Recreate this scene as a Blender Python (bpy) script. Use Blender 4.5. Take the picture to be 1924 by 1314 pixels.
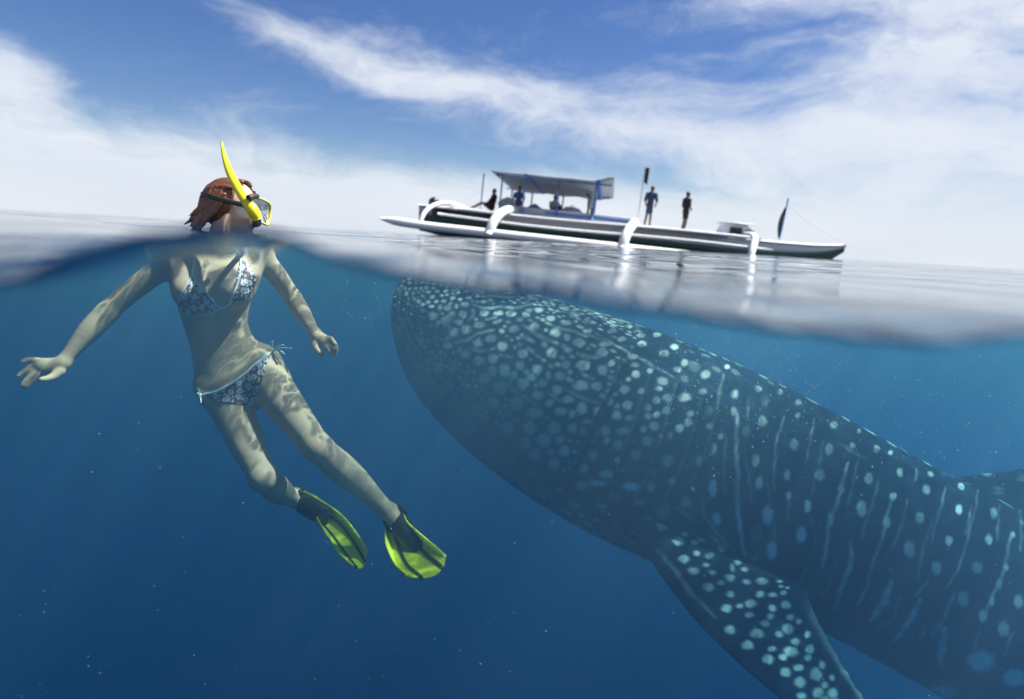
import bpy, math, random
import numpy as np
from mathutils import Vector, Matrix
from mathutils.bvhtree import BVHTree
from math import radians as R

for o in list(bpy.data.objects):
    bpy.data.objects.remove(o)
scene = bpy.context.scene
COL = scene.collection
rng = np.random.default_rng(7)

# ------------------------------------------------------------------ camera
FPX = 1100.0                     # focal length in pixels of the 1924 px wide photograph
PITCH, ROLL = R(10.66), R(3.4)
F_ = np.array([0, math.cos(PITCH), -math.sin(PITCH)])
U0 = np.array([0, math.sin(PITCH), math.cos(PITCH)])
X0 = np.array([1.0, 0, 0])
CR = math.cos(ROLL) * X0 + math.sin(ROLL) * U0
CU = -math.sin(ROLL) * X0 + math.cos(ROLL) * U0


def P(px, py, d):
    """point at photograph pixel (px,py) and depth d metres in front of the camera"""
    return d * (F_ + (px - 962) / FPX * CR + (657 - py) / FPX * CU)


cam = bpy.data.cameras.new('camera')
cam.sensor_width = 36
cam.lens = 36 * FPX / 1924
cam.clip_start = 0.02
cam.clip_end = 20000
cam.dof.use_dof = True
cam.dof.focus_distance = 2.6
cam.dof.aperture_fstop = cam.lens / 13.0      # 13 mm entrance pupil
camo = bpy.data.objects.new('camera', cam)
COL.objects.link(camo)
camo.matrix_world = Matrix((
    (CR[0], CU[0], -F_[0], 0), (CR[1], CU[1], -F_[1], 0), (CR[2], CU[2], -F_[2], 0), (0, 0, 0, 1)))
scene.camera = camo

# ------------------------------------------------------------------ render settings
scene.render.engine = 'CYCLES'
vs = scene.view_settings
vs.view_transform = 'Standard'
vs.look = 'None'
vs.exposure = 1.2
vs.gamma = 1
vs.use_curve_mapping = False
cy = scene.cycles
cy.use_denoising = True
cy.max_bounces = 8
cy.diffuse_bounces = 2
cy.glossy_bounces = 3
cy.transmission_bounces = 4
cy.volume_bounces = 2
cy.transparent_max_bounces = 16
cy.sample_clamp_indirect = 4
cy.caustics_reflective = False
cy.caustics_refractive = False

# ------------------------------------------------------------------ node helper
class NT:
    """small helper for node trees"""
    def __init__(self, tree):
        self.t = tree
        tree.nodes.clear()

    def n(self, kind, _props=None, **ins):
        nd = self.t.nodes.new(kind)
        for k, v in (_props or {}).items():
            setattr(nd, k, v)
        for k, v in ins.items():
            self.set(nd, k, v)
        return nd

    def set(self, nd, k, v):
        s = nd.inputs[int(k[1:])] if k[0] == 'i' and k[1:].isdigit() else nd.inputs[k.replace('_', ' ')]
        if isinstance(v, bpy.types.NodeSocket):
            self.t.links.new(v, s)
        elif isinstance(v, bpy.types.Node):
            self.t.links.new(v.outputs[0], s)
        else:
            s.default_value = v

    def m(self, op, a, b=None, c=None, clamp=False):
        nd = self.n('ShaderNodeMath', {'operation': op, 'use_clamp': clamp}, i0=a)
        if b is not None:
            self.set(nd, 'i1', b)
        if c is not None:
            self.set(nd, 'i2', c)
        return nd.outputs[0]

    def vm(self, op, a, b=None, out=0):
        nd = self.n('ShaderNodeVectorMath', {'operation': op}, i0=a)
        if b is not None:
            self.set(nd, 'i1', b)
        return nd.outputs[out]

    def ramp(self, fac, stops, interp='LINEAR'):
        nd = self.n('ShaderNodeValToRGB', Fac=fac)
        cr = nd.color_ramp
        cr.interpolation = interp
        while len(cr.elements) < len(stops):
            cr.elements.new(0.5)
        for e, (p, c) in zip(cr.elements, stops):
            e.position = p
            e.color = c if len(c) == 4 else (*c, 1)
        return nd.outputs[0]

    def sm(self, x, lo, hi):
        nd = self.n('ShaderNodeMapRange', {'interpolation_type': 'SMOOTHSTEP'}, Value=x)
        nd.inputs['From Min'].default_value = lo
        nd.inputs['From Max'].default_value = hi
        return nd.outputs[0]

    def mix(self, f, a, b, blend='MIX'):
        nd = self.n('ShaderNodeMix', {'data_type': 'RGBA', 'blend_type': blend})
        self.set(nd, 'i0', f)
        self.set(nd, 'i6', a)
        self.set(nd, 'i7', b)
        return nd.outputs[2]

    def link(self, a, b):
        self.t.links.new(a, b)


def new_mat(name):
    m = bpy.data.materials.new(name)
    m.use_nodes = True
    return m, NT(m.node_tree)


def simple_mat(name, col, rough=0.5, metal=0.0, noise=0.0, nscale=20.0, bump=0.0, bscale=60.0, **kw):
    """principled material with a procedural tone variation"""
    m, t = new_mat(name)
    out = t.n('ShaderNodeOutputMaterial')
    b = t.n('ShaderNodeBsdfPrincipled', Roughness=rough, Metallic=metal)
    co = t.n('ShaderNodeTexCoord').outputs['Object']
    nz = t.n('ShaderNodeTexNoise', Vector=co, Scale=nscale, Detail=5.0)
    f = t.m('MULTIPLY_ADD', nz.outputs[0], noise, 1.0 - noise * 0.5)
    c = t.n('ShaderNodeVectorMath', {'operation': 'SCALE'}, i0=col[:3])
    t.link(f, c.inputs['Scale'])
    t.link(c.outputs[0], b.inputs['Base Color'])
    if bump:
        nb = t.n('ShaderNodeTexNoise', Vector=co, Scale=bscale, Detail=4.0)
        bp = t.n('ShaderNodeBump', Strength=bump, Distance=0.01, Height=nb.outputs[0])
        t.link(bp.outputs[0], b.inputs['Normal'])
    for k, v in kw.items():
        b.inputs[k.replace('_', ' ')].default_value = v
    t.link(b.outputs[0], out.inputs[0])
    return m


# ------------------------------------------------------------------ sun and sky
SUN_EL, SUN_AZ = R(61), R(76)     # azimuth measured from +y (view direction) towards +x (right)
SUN_DIR = Vector((math.cos(SUN_EL) * math.sin(SUN_AZ), math.cos(SUN_EL) * math.cos(SUN_AZ), math.sin(SUN_EL)))
sun = bpy.data.lights.new('sun', 'SUN')
sun.energy = 5.0
sun.angle = R(0.53)
sun.color = (1.0, 0.95, 0.87)
suno = bpy.data.objects.new('sun', sun)
COL.objects.link(suno)
suno.rotation_euler = (-SUN_DIR).to_track_quat('-Z', 'Y').to_euler()
suno.location = SUN_DIR * 50

world = bpy.data.worlds.new('World')
scene.world = world
world.use_nodes = True
w = NT(world.node_tree)
sky = w.n('ShaderNodeTexSky', {'sky_type': 'NISHITA', 'sun_disc': False, 'sun_elevation': SUN_EL,
                               'sun_rotation': SUN_AZ, 'altitude': 0.0, 'air_density': 1.0,
                               'dust_density': 0.3, 'ozone_density': 3.0})
tc = w.n('ShaderNodeTexCoord').outputs['Generated']      # view direction
sep = w.n('ShaderNodeSeparateXYZ', i0=tc)
dx, dy, dz = sep.outputs
# cirrus over azimuth (az) and elevation (el); X, Y run about -1..1 and 0..1 over the part in view
az = w.m('ARCTAN2', dx, dy)
el = w.m('ARCSINE', w.m('MAXIMUM', w.m('MINIMUM', dz, 1.0), -1.0))
X_ = w.m('DIVIDE', az, 0.72)
Y_ = w.m('DIVIDE', el, 0.36)
pl = w.n('ShaderNodeCombineXYZ', X=X_, Y=Y_, Z=0.0).outputs[0]
wp = w.n('ShaderNodeTexNoise', Vector=pl, Scale=1.9, Detail=4.0, Roughness=0.5)
warp = w.vm('ADD', pl, w.vm('MULTIPLY', w.vm('SUBTRACT', wp.outputs['Color'], (0.5, 0.5, 0.5)), (0.55, 0.45, 0.0)))
mp = w.n('ShaderNodeMapping', Vector=warp, Rotation=(0, 0, R(24)), Scale=(0.9, 3.4, 1.0), Location=(4.3, 2.2, 0))
n1 = w.n('ShaderNodeTexNoise', Vector=mp.outputs[0], Scale=1.7, Detail=9.0, Roughness=0.55).outputs[0]
n2 = w.n('ShaderNodeTexNoise', Vector=warp, Scale=4.5, Detail=12.0, Roughness=0.66).outputs[0]
wx = w.n('ShaderNodeSeparateXYZ', i0=w.vm('ADD', pl, w.vm('MULTIPLY', w.vm('SUBTRACT', wp.outputs['Color'], (0.5, 0.5, 0.5)), (0.5, 0.34, 0.0))))
BX, BY = wx.outputs[0], wx.outputs[1]
def lin(a, b, c):
    return w.m('ADD', w.m('MULTIPLY_ADD', BX, a, c), w.m('MULTIPLY', BY, b))
# bank on the left below a falling edge, streak from upper left to the right, bank on the right, pale horizon
left_bank = w.sm(w.m('SUBTRACT', w.m('MULTIPLY_ADD', w.m('MAXIMUM', w.m('ADD', BX, 1.0), -0.2), -1.25, 0.64), BY), -0.10, 0.22)
left_bank = w.m('MULTIPLY', left_bank, w.sm(BX, 0.25, -0.35))
sy = w.m('DIVIDE', lin(0.27, 1.0, -0.57), w.m('MULTIPLY_ADD', w.sm(BX, -0.6, 0.6), 0.16, 0.09))
streak = w.m('MULTIPLY', w.m('EXPONENT', w.m('MULTIPLY', w.m('MULTIPLY', sy, sy), -1.0)), w.sm(BX, -0.85, -0.55))
streak = w.m('MULTIPLY', streak, 0.80)
right_bank = w.m('MULTIPLY', w.sm(lin(1.0, -0.42, 0.02), -0.05, 0.45), 0.85)
upper = w.m('MULTIPLY', w.m('MULTIPLY', w.sm(lin(0.30, 1.0, -1.02), -0.10, 0.14), w.sm(BX, -0.05, 0.55)), 0.75)
low = w.m('MULTIPLY', w.sm(Y_, 0.46, -0.02), 1.7)
bias = w.m('MAXIMUM', w.m('MAXIMUM', w.m('MAXIMUM', left_bank, streak), w.m('MAXIMUM', right_bank, low)), upper)
dens = w.m('ADD', w.m('MULTIPLY', n1, 0.54), w.m('MULTIPLY', n2, 0.46))
n3 = w.n('ShaderNodeTexNoise', Vector=warp, Scale=15.0, Detail=8.0, Roughness=0.7).outputs[0]
dens = w.m('MULTIPLY_ADD', bias, 0.42, w.m('MULTIPLY_ADD', w.m('SUBTRACT', n3, 0.5), 0.26, dens))
cl = w.m('MULTIPLY', w.sm(dens, 0.51, 0.98), 0.94)
shade = w.n('ShaderNodeTexNoise', Vector=mp.outputs[0], Scale=1.1, Detail=5.0).outputs[0]
cloudcol = w.mix(shade, (5.8, 6.4, 7.6, 1), (8.1, 8.4, 8.8, 1))
skyc = w.n('ShaderNodeHueSaturation', Hue=0.515, Saturation=1.25, Value=0.94, Color=sky.outputs[0])
tot = w.mix(cl, skyc.outputs[0], cloudcol)
bg = w.n('ShaderNodeBackground', Color=tot, Strength=0.05)
wo = w.n('ShaderNodeOutputWorld')
w.link(bg.outputs[0], wo.inputs[0])
world.cycles.sampling_method = 'MANUAL'
world.cycles.sample_map_resolution = 512

# ------------------------------------------------------------------ mesh helpers
def put(name, me, mat, parent=None, smooth=True, **props):
    ob = bpy.data.objects.new(name, me)
    COL.objects.link(ob)
    for mm in (mat if isinstance(mat, (list, tuple)) else [mat]):
        if mm is not None:
            me.materials.append(mm)
    if parent is not None:
        ob.parent = parent
    if smooth:
        me.polygons.foreach_set('use_smooth', np.ones(len(me.polygons), bool))
    for k, v in props.items():
        ob[k] = v
    return ob


def mesh_from(name, V, Q):
    """V (n,3), Q list/array of quads or mixed polygons"""
    me = bpy.data.meshes.new(name)
    if isinstance(Q, np.ndarray):
        V = np.ascontiguousarray(V, np.float32)
        k = Q.shape[1]
        me.vertices.add(len(V))
        me.vertices.foreach_set('co', V.ravel())
        me.loops.add(Q.size)
        me.loops.foreach_set('vertex_index', np.ascontiguousarray(Q, np.int32).ravel())
        me.polygons.add(len(Q))
        me.polygons.foreach_set('loop_start', np.arange(0, Q.size, k, dtype=np.int32))
        me.update(calc_edges=True)
        me.validate()
    else:
        me.from_pydata([tuple(map(float, v)) for v in V], [], [tuple(map(int, q)) for q in Q])
        me.update()
    return me


def grid_quads(nu, nv, wrap_v=False):
    i, j = np.meshgrid(np.arange(nu - 1), np.arange(nv if wrap_v else nv - 1), indexing='ij')
    j2 = (j + 1) % nv
    return np.stack([i * nv + j, (i + 1) * nv + j, (i + 1) * nv + j2, i * nv + j2], -1).reshape(-1, 4)


def sstep(x, a, b):
    t = np.clip((x - a) / (b - a), 0, 1)
    return t * t * (3 - 2 * t)


def interp(x, pts):
    """smooth (pchip-like) interpolation through pts"""
    xp = np.array([p[0] for p in pts], float)
    yp = np.array([p[1] for p in pts], float)
    h = np.diff(xp)
    dl = np.diff(yp) / h
    d = np.zeros_like(yp)
    d[0], d[-1] = dl[0], dl[-1]
    for k in range(1, len(xp) - 1):
        if dl[k - 1] * dl[k] > 0:
            w1, w2 = 2 * h[k] + h[k - 1], h[k] + 2 * h[k - 1]
            d[k] = (w1 + w2) / (w1 / dl[k - 1] + w2 / dl[k])
    x = np.clip(np.asarray(x, float), xp[0], xp[-1])
    k = np.clip(np.searchsorted(xp, x) - 1, 0, len(h) - 1)
    t = (x - xp[k]) / h[k]
    return ((2 * t**3 - 3 * t**2 + 1) * yp[k] + (t**3 - 2 * t**2 + t) * h[k] * d[k]
            + (-2 * t**3 + 3 * t**2) * yp[k + 1] + (t**3 - t**2) * h[k] * d[k + 1])

# ------------------------------------------------------------------ sea: surface sheet and the water body
WALL_Y = 0.30          # the water starts here in front of the lens (port of the underwater housing)
LINE = [(-1100, 560), (-500, 590), (0, 520), (150, 470), (300, 433), (400, 427), (500, 438), (700, 494), (900, 534), (1100, 556),
        (1300, 580), (1500, 614), (1640, 637), (1740, 640), (1924, 624), (2300, 590), (2900, 640)]
lx, lz = [], []
for (a, b) in LINE:
    q = P(a, b, 1.0)
    q = q * (WALL_Y / q[1])
    lx.append(q[0]); lz.append(q[2])
SEA = -0.032


def sea_h(x, y):
    """height of the sea surface, metres (camera at z = 0)"""
    wall = interp(np.clip(x, lx[0], lx[-1]), list(zip(lx, lz)))
    wall = wall + 0.0011 * np.sin(38 * x + 0.7) + 0.0008 * np.sin(71 * x + 2.0 * np.sin(9 * x)) + 0.0004 * np.sin(160 * x + 1.0)
    a = sstep(np.abs(x), 1.3, 0.8)
    wall = wall * a + SEA * (1 - a)
    r2 = ((x + 0.95) / 1.0) ** 2 + ((y - 1.7) / 1.3) ** 2
    far = -0.046 + 0.030 * sstep(x, 0.5, -0.5) * np.exp(-(y / 4.5) ** 2) + 0 * r2
    lim = sstep(np.hypot(x, y), 0.25, 1.2)
    far = far + 0.55 * lim * (0.005 * np.sin(2.1 * x + 3.0 * y + 0.4) + 0.004 * np.sin(-3.9 * x + 3.1 * y + 1.3)
                       + 0.009 * np.sin(0.75 * x + 1.35 * y + 2.0) + 0.006 * np.sin(1.3 * x - 0.8 * y + 0.5)
                       + 0.0022 * np.sin(9.1 * x + 4.2 * y) + 0.0018 * np.sin(-7 * x + 10.5 * y + 2)
                       + 0.0012 * np.sin(17 * x + 9 * y + 1.0 + np.sin(5 * y)))
    k = np.exp(-np.maximum(y - WALL_Y, 0) / 0.30) * sstep(y, -0.6, 0.2)
    h = wall * k + far * (1 - k)
    men = 0.007 * np.exp(-np.abs(y - WALL_Y) / 0.007) * a * (y > WALL_Y - 0.001)      # meniscus on the port
    return h - 0.007 * np.exp(-np.abs(y - WALL_Y) / 0.25) * a + men


def spread(a, b, first, ratio):
    out, s, x = [a], first, a
    while x < b:
        x += s
        s *= ratio
        out.append(x)
    return out


NX, NYB, NZB = 1.2, -0.3, -0.8       # the notch for the housing: |x| < NX, NYB < y < WALL_Y, z > NZB
xh = np.arange(0, 0.6, 0.006).tolist() + np.arange(0.6, 1.2, 0.012).tolist()
xh = xh + spread(1.2, 4000, 0.014, 1.035)
xs = np.array(sorted(set([-v for v in xh] + xh)))
yh = [WALL_Y + v for v in np.cumsum([0] + [0.0012] * 6 + [0.002] * 6 + [0.004] * 8 + [0.007] * 10)]
yh = yh + spread(yh[-1], 4000, 0.008, 1.02)[1:]
yb = [-v for v in spread(0.3, 4000, 0.05, 1.25)][::-1]
ys = np.array(yb + np.linspace(-0.3, 0.3, 13)[1:-1].tolist() + yh)
XX, YY = np.meshgrid(xs, ys, indexing='ij')
HH = sea_h(XX, YY)
V = np.stack([XX, YY, HH], -1).reshape(-1, 3)
Q = grid_quads(len(xs), len(ys))
cx = (XX.reshape(-1)[Q]).mean(1)
cyy = (YY.reshape(-1)[Q]).mean(1)
notch = (np.abs(cx) < NX) & (cyy > NYB) & (cyy < WALL_Y)
Qs = Q[~notch]

m_sea, t = new_mat('sea_surface')
out = t.n('ShaderNodeOutputMaterial')
geo = t.n('ShaderNodeNewGeometry').outputs['Position']
mpn = t.n('ShaderNodeMapping', Vector=geo, Scale=(1.0, 1.0, 0.2))
nA = t.n('ShaderNodeTexNoise', Vector=mpn.outputs[0], Scale=5.5, Detail=6.0, Roughness=0.55, Distortion=0.6).outputs[0]
nB = t.n('ShaderNodeTexNoise', Vector=mpn.outputs[0], Scale=0.8, Detail=5.0, Roughness=0.55).outputs[0]
pm = t.sm(t.n('ShaderNodeTexNoise', Vector=mpn.outputs[0], Scale=1.3, Detail=2.0).outputs[0], 0.42, 0.62)
b1 = t.n('ShaderNodeBump', Strength=0.5, Distance=0.03, Height=t.m('MULTIPLY', nA, t.m('MULTIPLY_ADD', pm, 0.8, 0.2)))
b2 = t.n('ShaderNodeBump', Strength=0.07, Distance=0.10, Height=nB, Normal=b1.outputs[0])
fr = t.n('ShaderNodeFresnel', IOR=1.333, Normal=b2.outputs[0])
gl = t.n('ShaderNodeBsdfAnisotropic', Color=(1, 1, 1, 1), Roughness=0.03, Normal=b2.outputs[0])
# caustic light painted as noise lines into the sheet's transparency colour
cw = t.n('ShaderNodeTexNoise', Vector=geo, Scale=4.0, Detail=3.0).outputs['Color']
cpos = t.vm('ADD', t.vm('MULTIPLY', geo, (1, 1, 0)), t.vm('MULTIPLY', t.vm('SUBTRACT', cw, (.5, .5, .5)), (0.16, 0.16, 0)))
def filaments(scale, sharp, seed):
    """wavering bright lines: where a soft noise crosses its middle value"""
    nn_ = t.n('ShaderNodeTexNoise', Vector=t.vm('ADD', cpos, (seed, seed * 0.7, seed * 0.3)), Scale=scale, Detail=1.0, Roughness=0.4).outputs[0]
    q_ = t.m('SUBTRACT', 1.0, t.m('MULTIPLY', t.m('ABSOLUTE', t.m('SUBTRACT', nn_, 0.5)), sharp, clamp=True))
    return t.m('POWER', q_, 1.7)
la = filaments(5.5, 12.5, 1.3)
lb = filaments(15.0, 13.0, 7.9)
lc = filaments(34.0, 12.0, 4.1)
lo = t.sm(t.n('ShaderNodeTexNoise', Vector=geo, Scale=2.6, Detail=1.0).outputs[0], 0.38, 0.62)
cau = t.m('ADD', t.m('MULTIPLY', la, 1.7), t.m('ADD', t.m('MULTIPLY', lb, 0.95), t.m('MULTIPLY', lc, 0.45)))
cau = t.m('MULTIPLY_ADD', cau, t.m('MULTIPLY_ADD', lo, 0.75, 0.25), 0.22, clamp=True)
lo2 = t.sm(t.n('ShaderNodeTexNoise', Vector=t.vm('MULTIPLY', geo, (1.0, 1.0, 0.0)), Scale=1.1, Detail=2.0).outputs[0], 0.36, 0.62)  # broad dimming painted in for shafts of light
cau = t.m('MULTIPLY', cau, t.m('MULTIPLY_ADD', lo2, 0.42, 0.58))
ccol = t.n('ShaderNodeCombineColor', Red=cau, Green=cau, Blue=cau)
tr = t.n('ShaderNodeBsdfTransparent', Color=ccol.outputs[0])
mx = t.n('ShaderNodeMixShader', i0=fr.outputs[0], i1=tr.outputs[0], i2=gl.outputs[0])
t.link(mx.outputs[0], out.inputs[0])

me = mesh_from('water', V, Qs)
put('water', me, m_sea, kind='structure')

# water body: closed mesh just under the sheet, filled with an even blue medium
m_haze, t = new_mat('water_body')
out = t.n('ShaderNodeOutputMaterial')
ab = t.n('ShaderNodeVolumeAbsorption', Color=(0.0, 0.79, 0.985, 1), Density=0.29)
sc = t.n('ShaderNodeVolumeScatter', Color=(0.36, 0.54, 1.0, 1), Density=0.13, Anisotropy=0.65)
ad = t.n('ShaderNodeAddShader', i0=ab.outputs[0], i1=sc.outputs[0])
t.link(ad.outputs[0], out.inputs['Volume'])
cxs = np.array(sorted(set([-v for v in np.linspace(0, 1.2, 101)] + [v for v in np.linspace(0, 1.2, 101)]
                          + [s * v for s in (-1, 1) for v in spread(1.2, 4000, 0.05, 1.12)])))
cys = np.array(yb[::2] + np.linspace(-0.3, 0.3, 7)[(0 if yb[::2][-1] != -0.3 else 1):-1].tolist()
               + [WALL_Y + v for v in (0, .0024, .006, .011, .019, .035, .06, .1)] + spread(0.45, 4000, 0.04, 1.06))
XX, YY = np.meshgrid(cxs, cys, indexing='ij')
HH = sea_h(XX, YY) - 0.0025
nx_, ny_ = XX.shape
top = np.stack([XX, YY, HH], -1).reshape(-1, 3)
Q = grid_quads(nx_, ny_)
cx = XX.reshape(-1)[Q].mean(1)
cyy = YY.reshape(-1)[Q].mean(1)
notch = (np.abs(cx) < NX) & (cyy > NYB) & (cyy < WALL_Y)
# bottom copy: deep sea floor level, raised to the notch floor inside it
DEEP = -150.0
bot = top.copy()
bot[:, 2] = DEEP
n0 = len(top)
quads = [Q[~notch], (Q + n0)[:, ::-1]]
verts = [top, bot]
def skirt(idx_loop, zlow, close=True):
    """wall from the top vertices idx_loop down to zlow"""
    global verts, quads
    base = sum(len(v) for v in verts)
    low = top[idx_loop].copy(); low[:, 2] = zlow
    verts.append(low)
    k = len(idx_loop)
    q = [[idx_loop[i], idx_loop[(i + 1) % k], base + (i + 1) % k, base + i] for i in range(k)]
    quads.append(np.array(q))
    return base, k
ii = np.arange(nx_ * ny_).reshape(nx_, ny_)
ring = np.concatenate([ii[:, 0], ii[-1, 1:], ii[-2::-1, -1], ii[0, -2:0:-1]])
k = len(ring)
quads.append(np.array([[ring[i], ring[(i + 1) % k], ring[(i + 1) % k] + n0, ring[i] + n0] for i in range(k)])[:, ::-1])
ia = np.where(np.isclose(np.abs(cxs), NX))[0]
ja, jb = np.where(np.isclose(cys, NYB))[0][0], np.where(np.isclose(cys, WALL_Y))[0][0]
sub = ii[ia[0]:ia[-1] + 1, ja:jb + 1]
ring2 = np.concatenate([sub[:, 0], sub[-1, 1:], sub[-2::-1, -1], sub[0, -2:0:-1]])
base, k = skirt(ring2, NZB)
Vh = np.concatenate(verts)
polys = [tuple(q) for q in np.concatenate(quads)] + [tuple(range(base, base + k))]
me = mesh_from('haze', Vh, polys)
import bmesh
bm = bmesh.new(); bm.from_mesh(me)
bmesh.ops.remove_doubles(bm, verts=bm.verts, dist=1e-6)
bmesh.ops.delete(bm, geom=[v for v in bm.verts if not v.link_faces], context='VERTS')
bmesh.ops.recalc_face_normals(bm, faces=bm.faces)
open_edges = sum(1 for e in bm.edges if len(e.link_faces) != 2)
print('haze open edges', open_edges)
bm.to_mesh(me); bm.free()
put('haze', me, m_haze, smooth=False, kind='stuff', label='clear blue sea water fading to deep blue with distance', category='water')

# added scattering layer that brightens the water near the surface, as fine bubbles would
m_top, t = new_mat('brightening_layer')
out = t.n('ShaderNodeOutputMaterial')
sc = t.n('ShaderNodeVolumeScatter', Color=(0.42, 0.86, 1.0, 1), Density=0.10, Anisotropy=0.5)
t.link(sc.outputs[0], out.inputs['Volume'])
bv = [(x, y, z) for z in (-0.80, -0.075) for (x, y) in ((-900, 0.5), (900, 0.5), (900, 1800), (-900, 1800))]
put('haze', mesh_from('haze', np.array(bv), [(0, 3, 2, 1), (4, 5, 6, 7), (0, 1, 5, 4), (1, 2, 6, 5), (2, 3, 7, 6), (3, 0, 4, 7)]), m_top, smooth=False, kind='stuff')

# ------------------------------------------------------------------ whale shark
def nrm(v):
    v = np.asarray(v, float)
    return v / np.maximum(np.linalg.norm(v, axis=-1, keepdims=True), 1e-9)


def to_px(V):
    """project world points to photograph pixels, plus depth"""
    d = V @ F_
    return 962 + FPX * (V @ CR) / d, 657 - FPX * (V @ CU) / d, d


# top outline, bottom outline (pixels), depth, half width over half height
ST = [
    (0.0, (764, 530), (764, 604), 4.42, 1.7),
    (0.5, (782, 517), (770, 646), 4.41, 1.55),
    (1.2, (818, 512), (784, 694), 4.38, 1.32),
    (2.0, (880, 524), (806, 752), 4.32, 1.24),
    (3.0, (962, 544), (866, 824), 4.25, 1.10),
    (4.0, (1060, 568), (934, 882), 4.17, 1.02),
    (5.0, (1160, 600), (1016, 942), 4.08, 0.97),
    (6.0, (1260, 635), (1110, 996), 4.02, 0.93),
    (7.0, (1360, 675), (1215, 1045), 3.95, 0.90),
    (8.0, (1450, 716), (1325, 1087), 3.90, 0.87),
    (9.0, (1550, 768), (1435, 1132), 3.86, 0.84),
    (10.0, (1640, 816), (1545, 1184), 3.84, 0.80),
    (11.0, (1720, 862), (1650, 1240), 3.84, 0.76),
    (12.0, (1795, 902), (1745, 1295), 3.86, 0.72),
    (13.0, (1875, 940), (1842, 1345), 3.90, 0.68),
    (14.2, (1965, 985), (1955, 1392), 3.96, 0.64),
    (15.5, (2090, 1050), (2090, 1425), 4.05, 0.60),
    (17.0, (2290, 1160), (2290, 1450), 4.2, 0.58),
    (18.5, (2520, 1275), (2520, 1480), 4.4, 0.60),
    (20.0, (2780, 1370), (2780, 1500), 4.7, 0.70),
    (21.0, (2960, 1415), (2960, 1500), 4.9, 0.75)]
sk = [s[0] for s in ST]
TOP = np.array([P(*s[1], s[3]) for s in ST])
BOT = np.array([P(*s[2], s[3]) for s in ST])
NS, NA = 1050, 300
# dense where the camera sees it: 0..14.5 takes most rows
su = np.concatenate([np.linspace(0, 14.6, 950, endpoint=False), np.linspace(14.6, 21, NS - 950)])
def I3(A):
    return np.stack([interp(su, list(zip(sk, A[:, c]))) for c in range(3)], -1)
top_, bot_ = I3(TOP), I3(BOT)
# soften the polyline look
def smooth_rows(A, n):
    for _ in range(n):
        A[1:-1] = 0.25 * A[:-2] + 0.5 * A[1:-1] + 0.25 * A[2:]
    return A
top_, bot_ = smooth_rows(top_, 400), smooth_rows(bot_, 400)
cen = 0.5 * (top_ + bot_)
hh = 0.5 * np.linalg.norm(top_ - bot_, axis=1)
upv = nrm(top_ - bot_)
tan_ = nrm(np.gradient(cen, axis=0))
lat = nrm(np.cross(upv, tan_))
lat *= np.sign(-(lat @ F_))[:, None]            # towards the camera
wr = smooth_rows(interp(su, [(s[0], s[4]) for s in ST]), 60)
ww = hh * wr
# blunt rounded snout
cap = np.sqrt(np.clip(1 - (1 - np.clip(su / 0.30, 0, 1)) ** 2, 0, 1))
capw = np.sqrt(np.clip(1 - (1 - np.clip(su / 0.7, 0, 1)) ** 2, 0, 1))
hh2, ww2 = hh * (0.3 * cap + 0.7 * np.sqrt(cap)), ww * capw
# angles dense on the camera side
tt = np.linspace(0, 1, NA, endpoint=False)
ang = 2 * np.pi * (tt - 0.36 / (2 * np.pi) * np.sin(2 * np.pi * tt) * 1.0)
ang = ang                                        # 0 faces the camera, pi/2 is the back
# shift so that the dense part sits at 0
ca, sa = np.cos(ang), np.sin(ang)
n_ = 2.25
rad_x = np.sign(ca) * np.abs(ca) ** (2 / n_)
rad_y = np.sign(sa) * np.abs(sa) ** (2 / n_)
SS, AA = np.meshgrid(su, ang, indexing='ij')
# longitudinal ridges along the flank
adeg = np.degrees((AA + np.pi) % (2 * np.pi) - np.pi)
mirror = np.abs(adeg)
adm = np.where(np.abs(adeg) <= 90, adeg, np.sign(adeg) * (180 - np.abs(adeg)))   # same angle on both sides
rdg = np.zeros_like(SS)
for a0, amp, wd, s0 in ((50, 0.020, 4.0, 4.2), (24, 0.013, 3.5, 6.5), (-8, 0.010, 3.5, 8.0)):
    rdg += amp * np.exp(-((adm - a0) / wd) ** 2) * sstep(SS, s0, s0 + 2.0)
    rdg -= 0.4 * amp * np.exp(-((adm - a0 + 9) / 6) ** 2) * sstep(SS, s0, s0 + 2.0)
scale = 1 + rdg
B = (cen[:, None, :] + ww2[:, None, None] * (rad_x * scale)[..., None] * lat[:, None, :]
     + hh2[:, None, None] * (rad_y * scale)[..., None] * upv[:, None, :])
# the snout front bulges forward so the mouth is a broad flat curve
fwd = -tan_[2]
B += (0.05 * (1 - cap) * 0)[:, None, None] * fwd
ctr0 = B[0].mean(0)

nor = nrm(np.cross(np.gradient(B, axis=0), np.gradient(B, axis=1)))
nor *= np.sign(np.sum(nor * (B - cen[:, None, :]), -1).mean())
PXb, PYb, PDb = to_px(B.reshape(-1, 3))
PXb, PYb = PXb.reshape(SS.shape), PYb.reshape(SS.shape)
facing = (np.sum(nor * nrm(B), -1) < 0.05)

def seg_dist(px, py, pts):
    """distance in px to a polyline and the side sign"""
    best = np.full(px.shape, 1e9); side = np.zeros(px.shape); par = np.zeros(px.shape)
    n = len(pts) - 1
    for k in range(n):
        ax, ay = pts[k]; bx, by = pts[k + 1]
        vx, vy = bx - ax, by - ay
        L2 = vx * vx + vy * vy
        t = np.clip(((px - ax) * vx + (py - ay) * vy) / L2, 0, 1)
        d = np.hypot(px - ax - t * vx, py - ay - t * vy)
        c = vx * (py - ay) - vy * (px - ax)
        m = d < best
        best[m] = d[m]; side[m] = np.sign(c[m]); par[m] = ((k + t) / n)[m]
    return best, side, par

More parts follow.
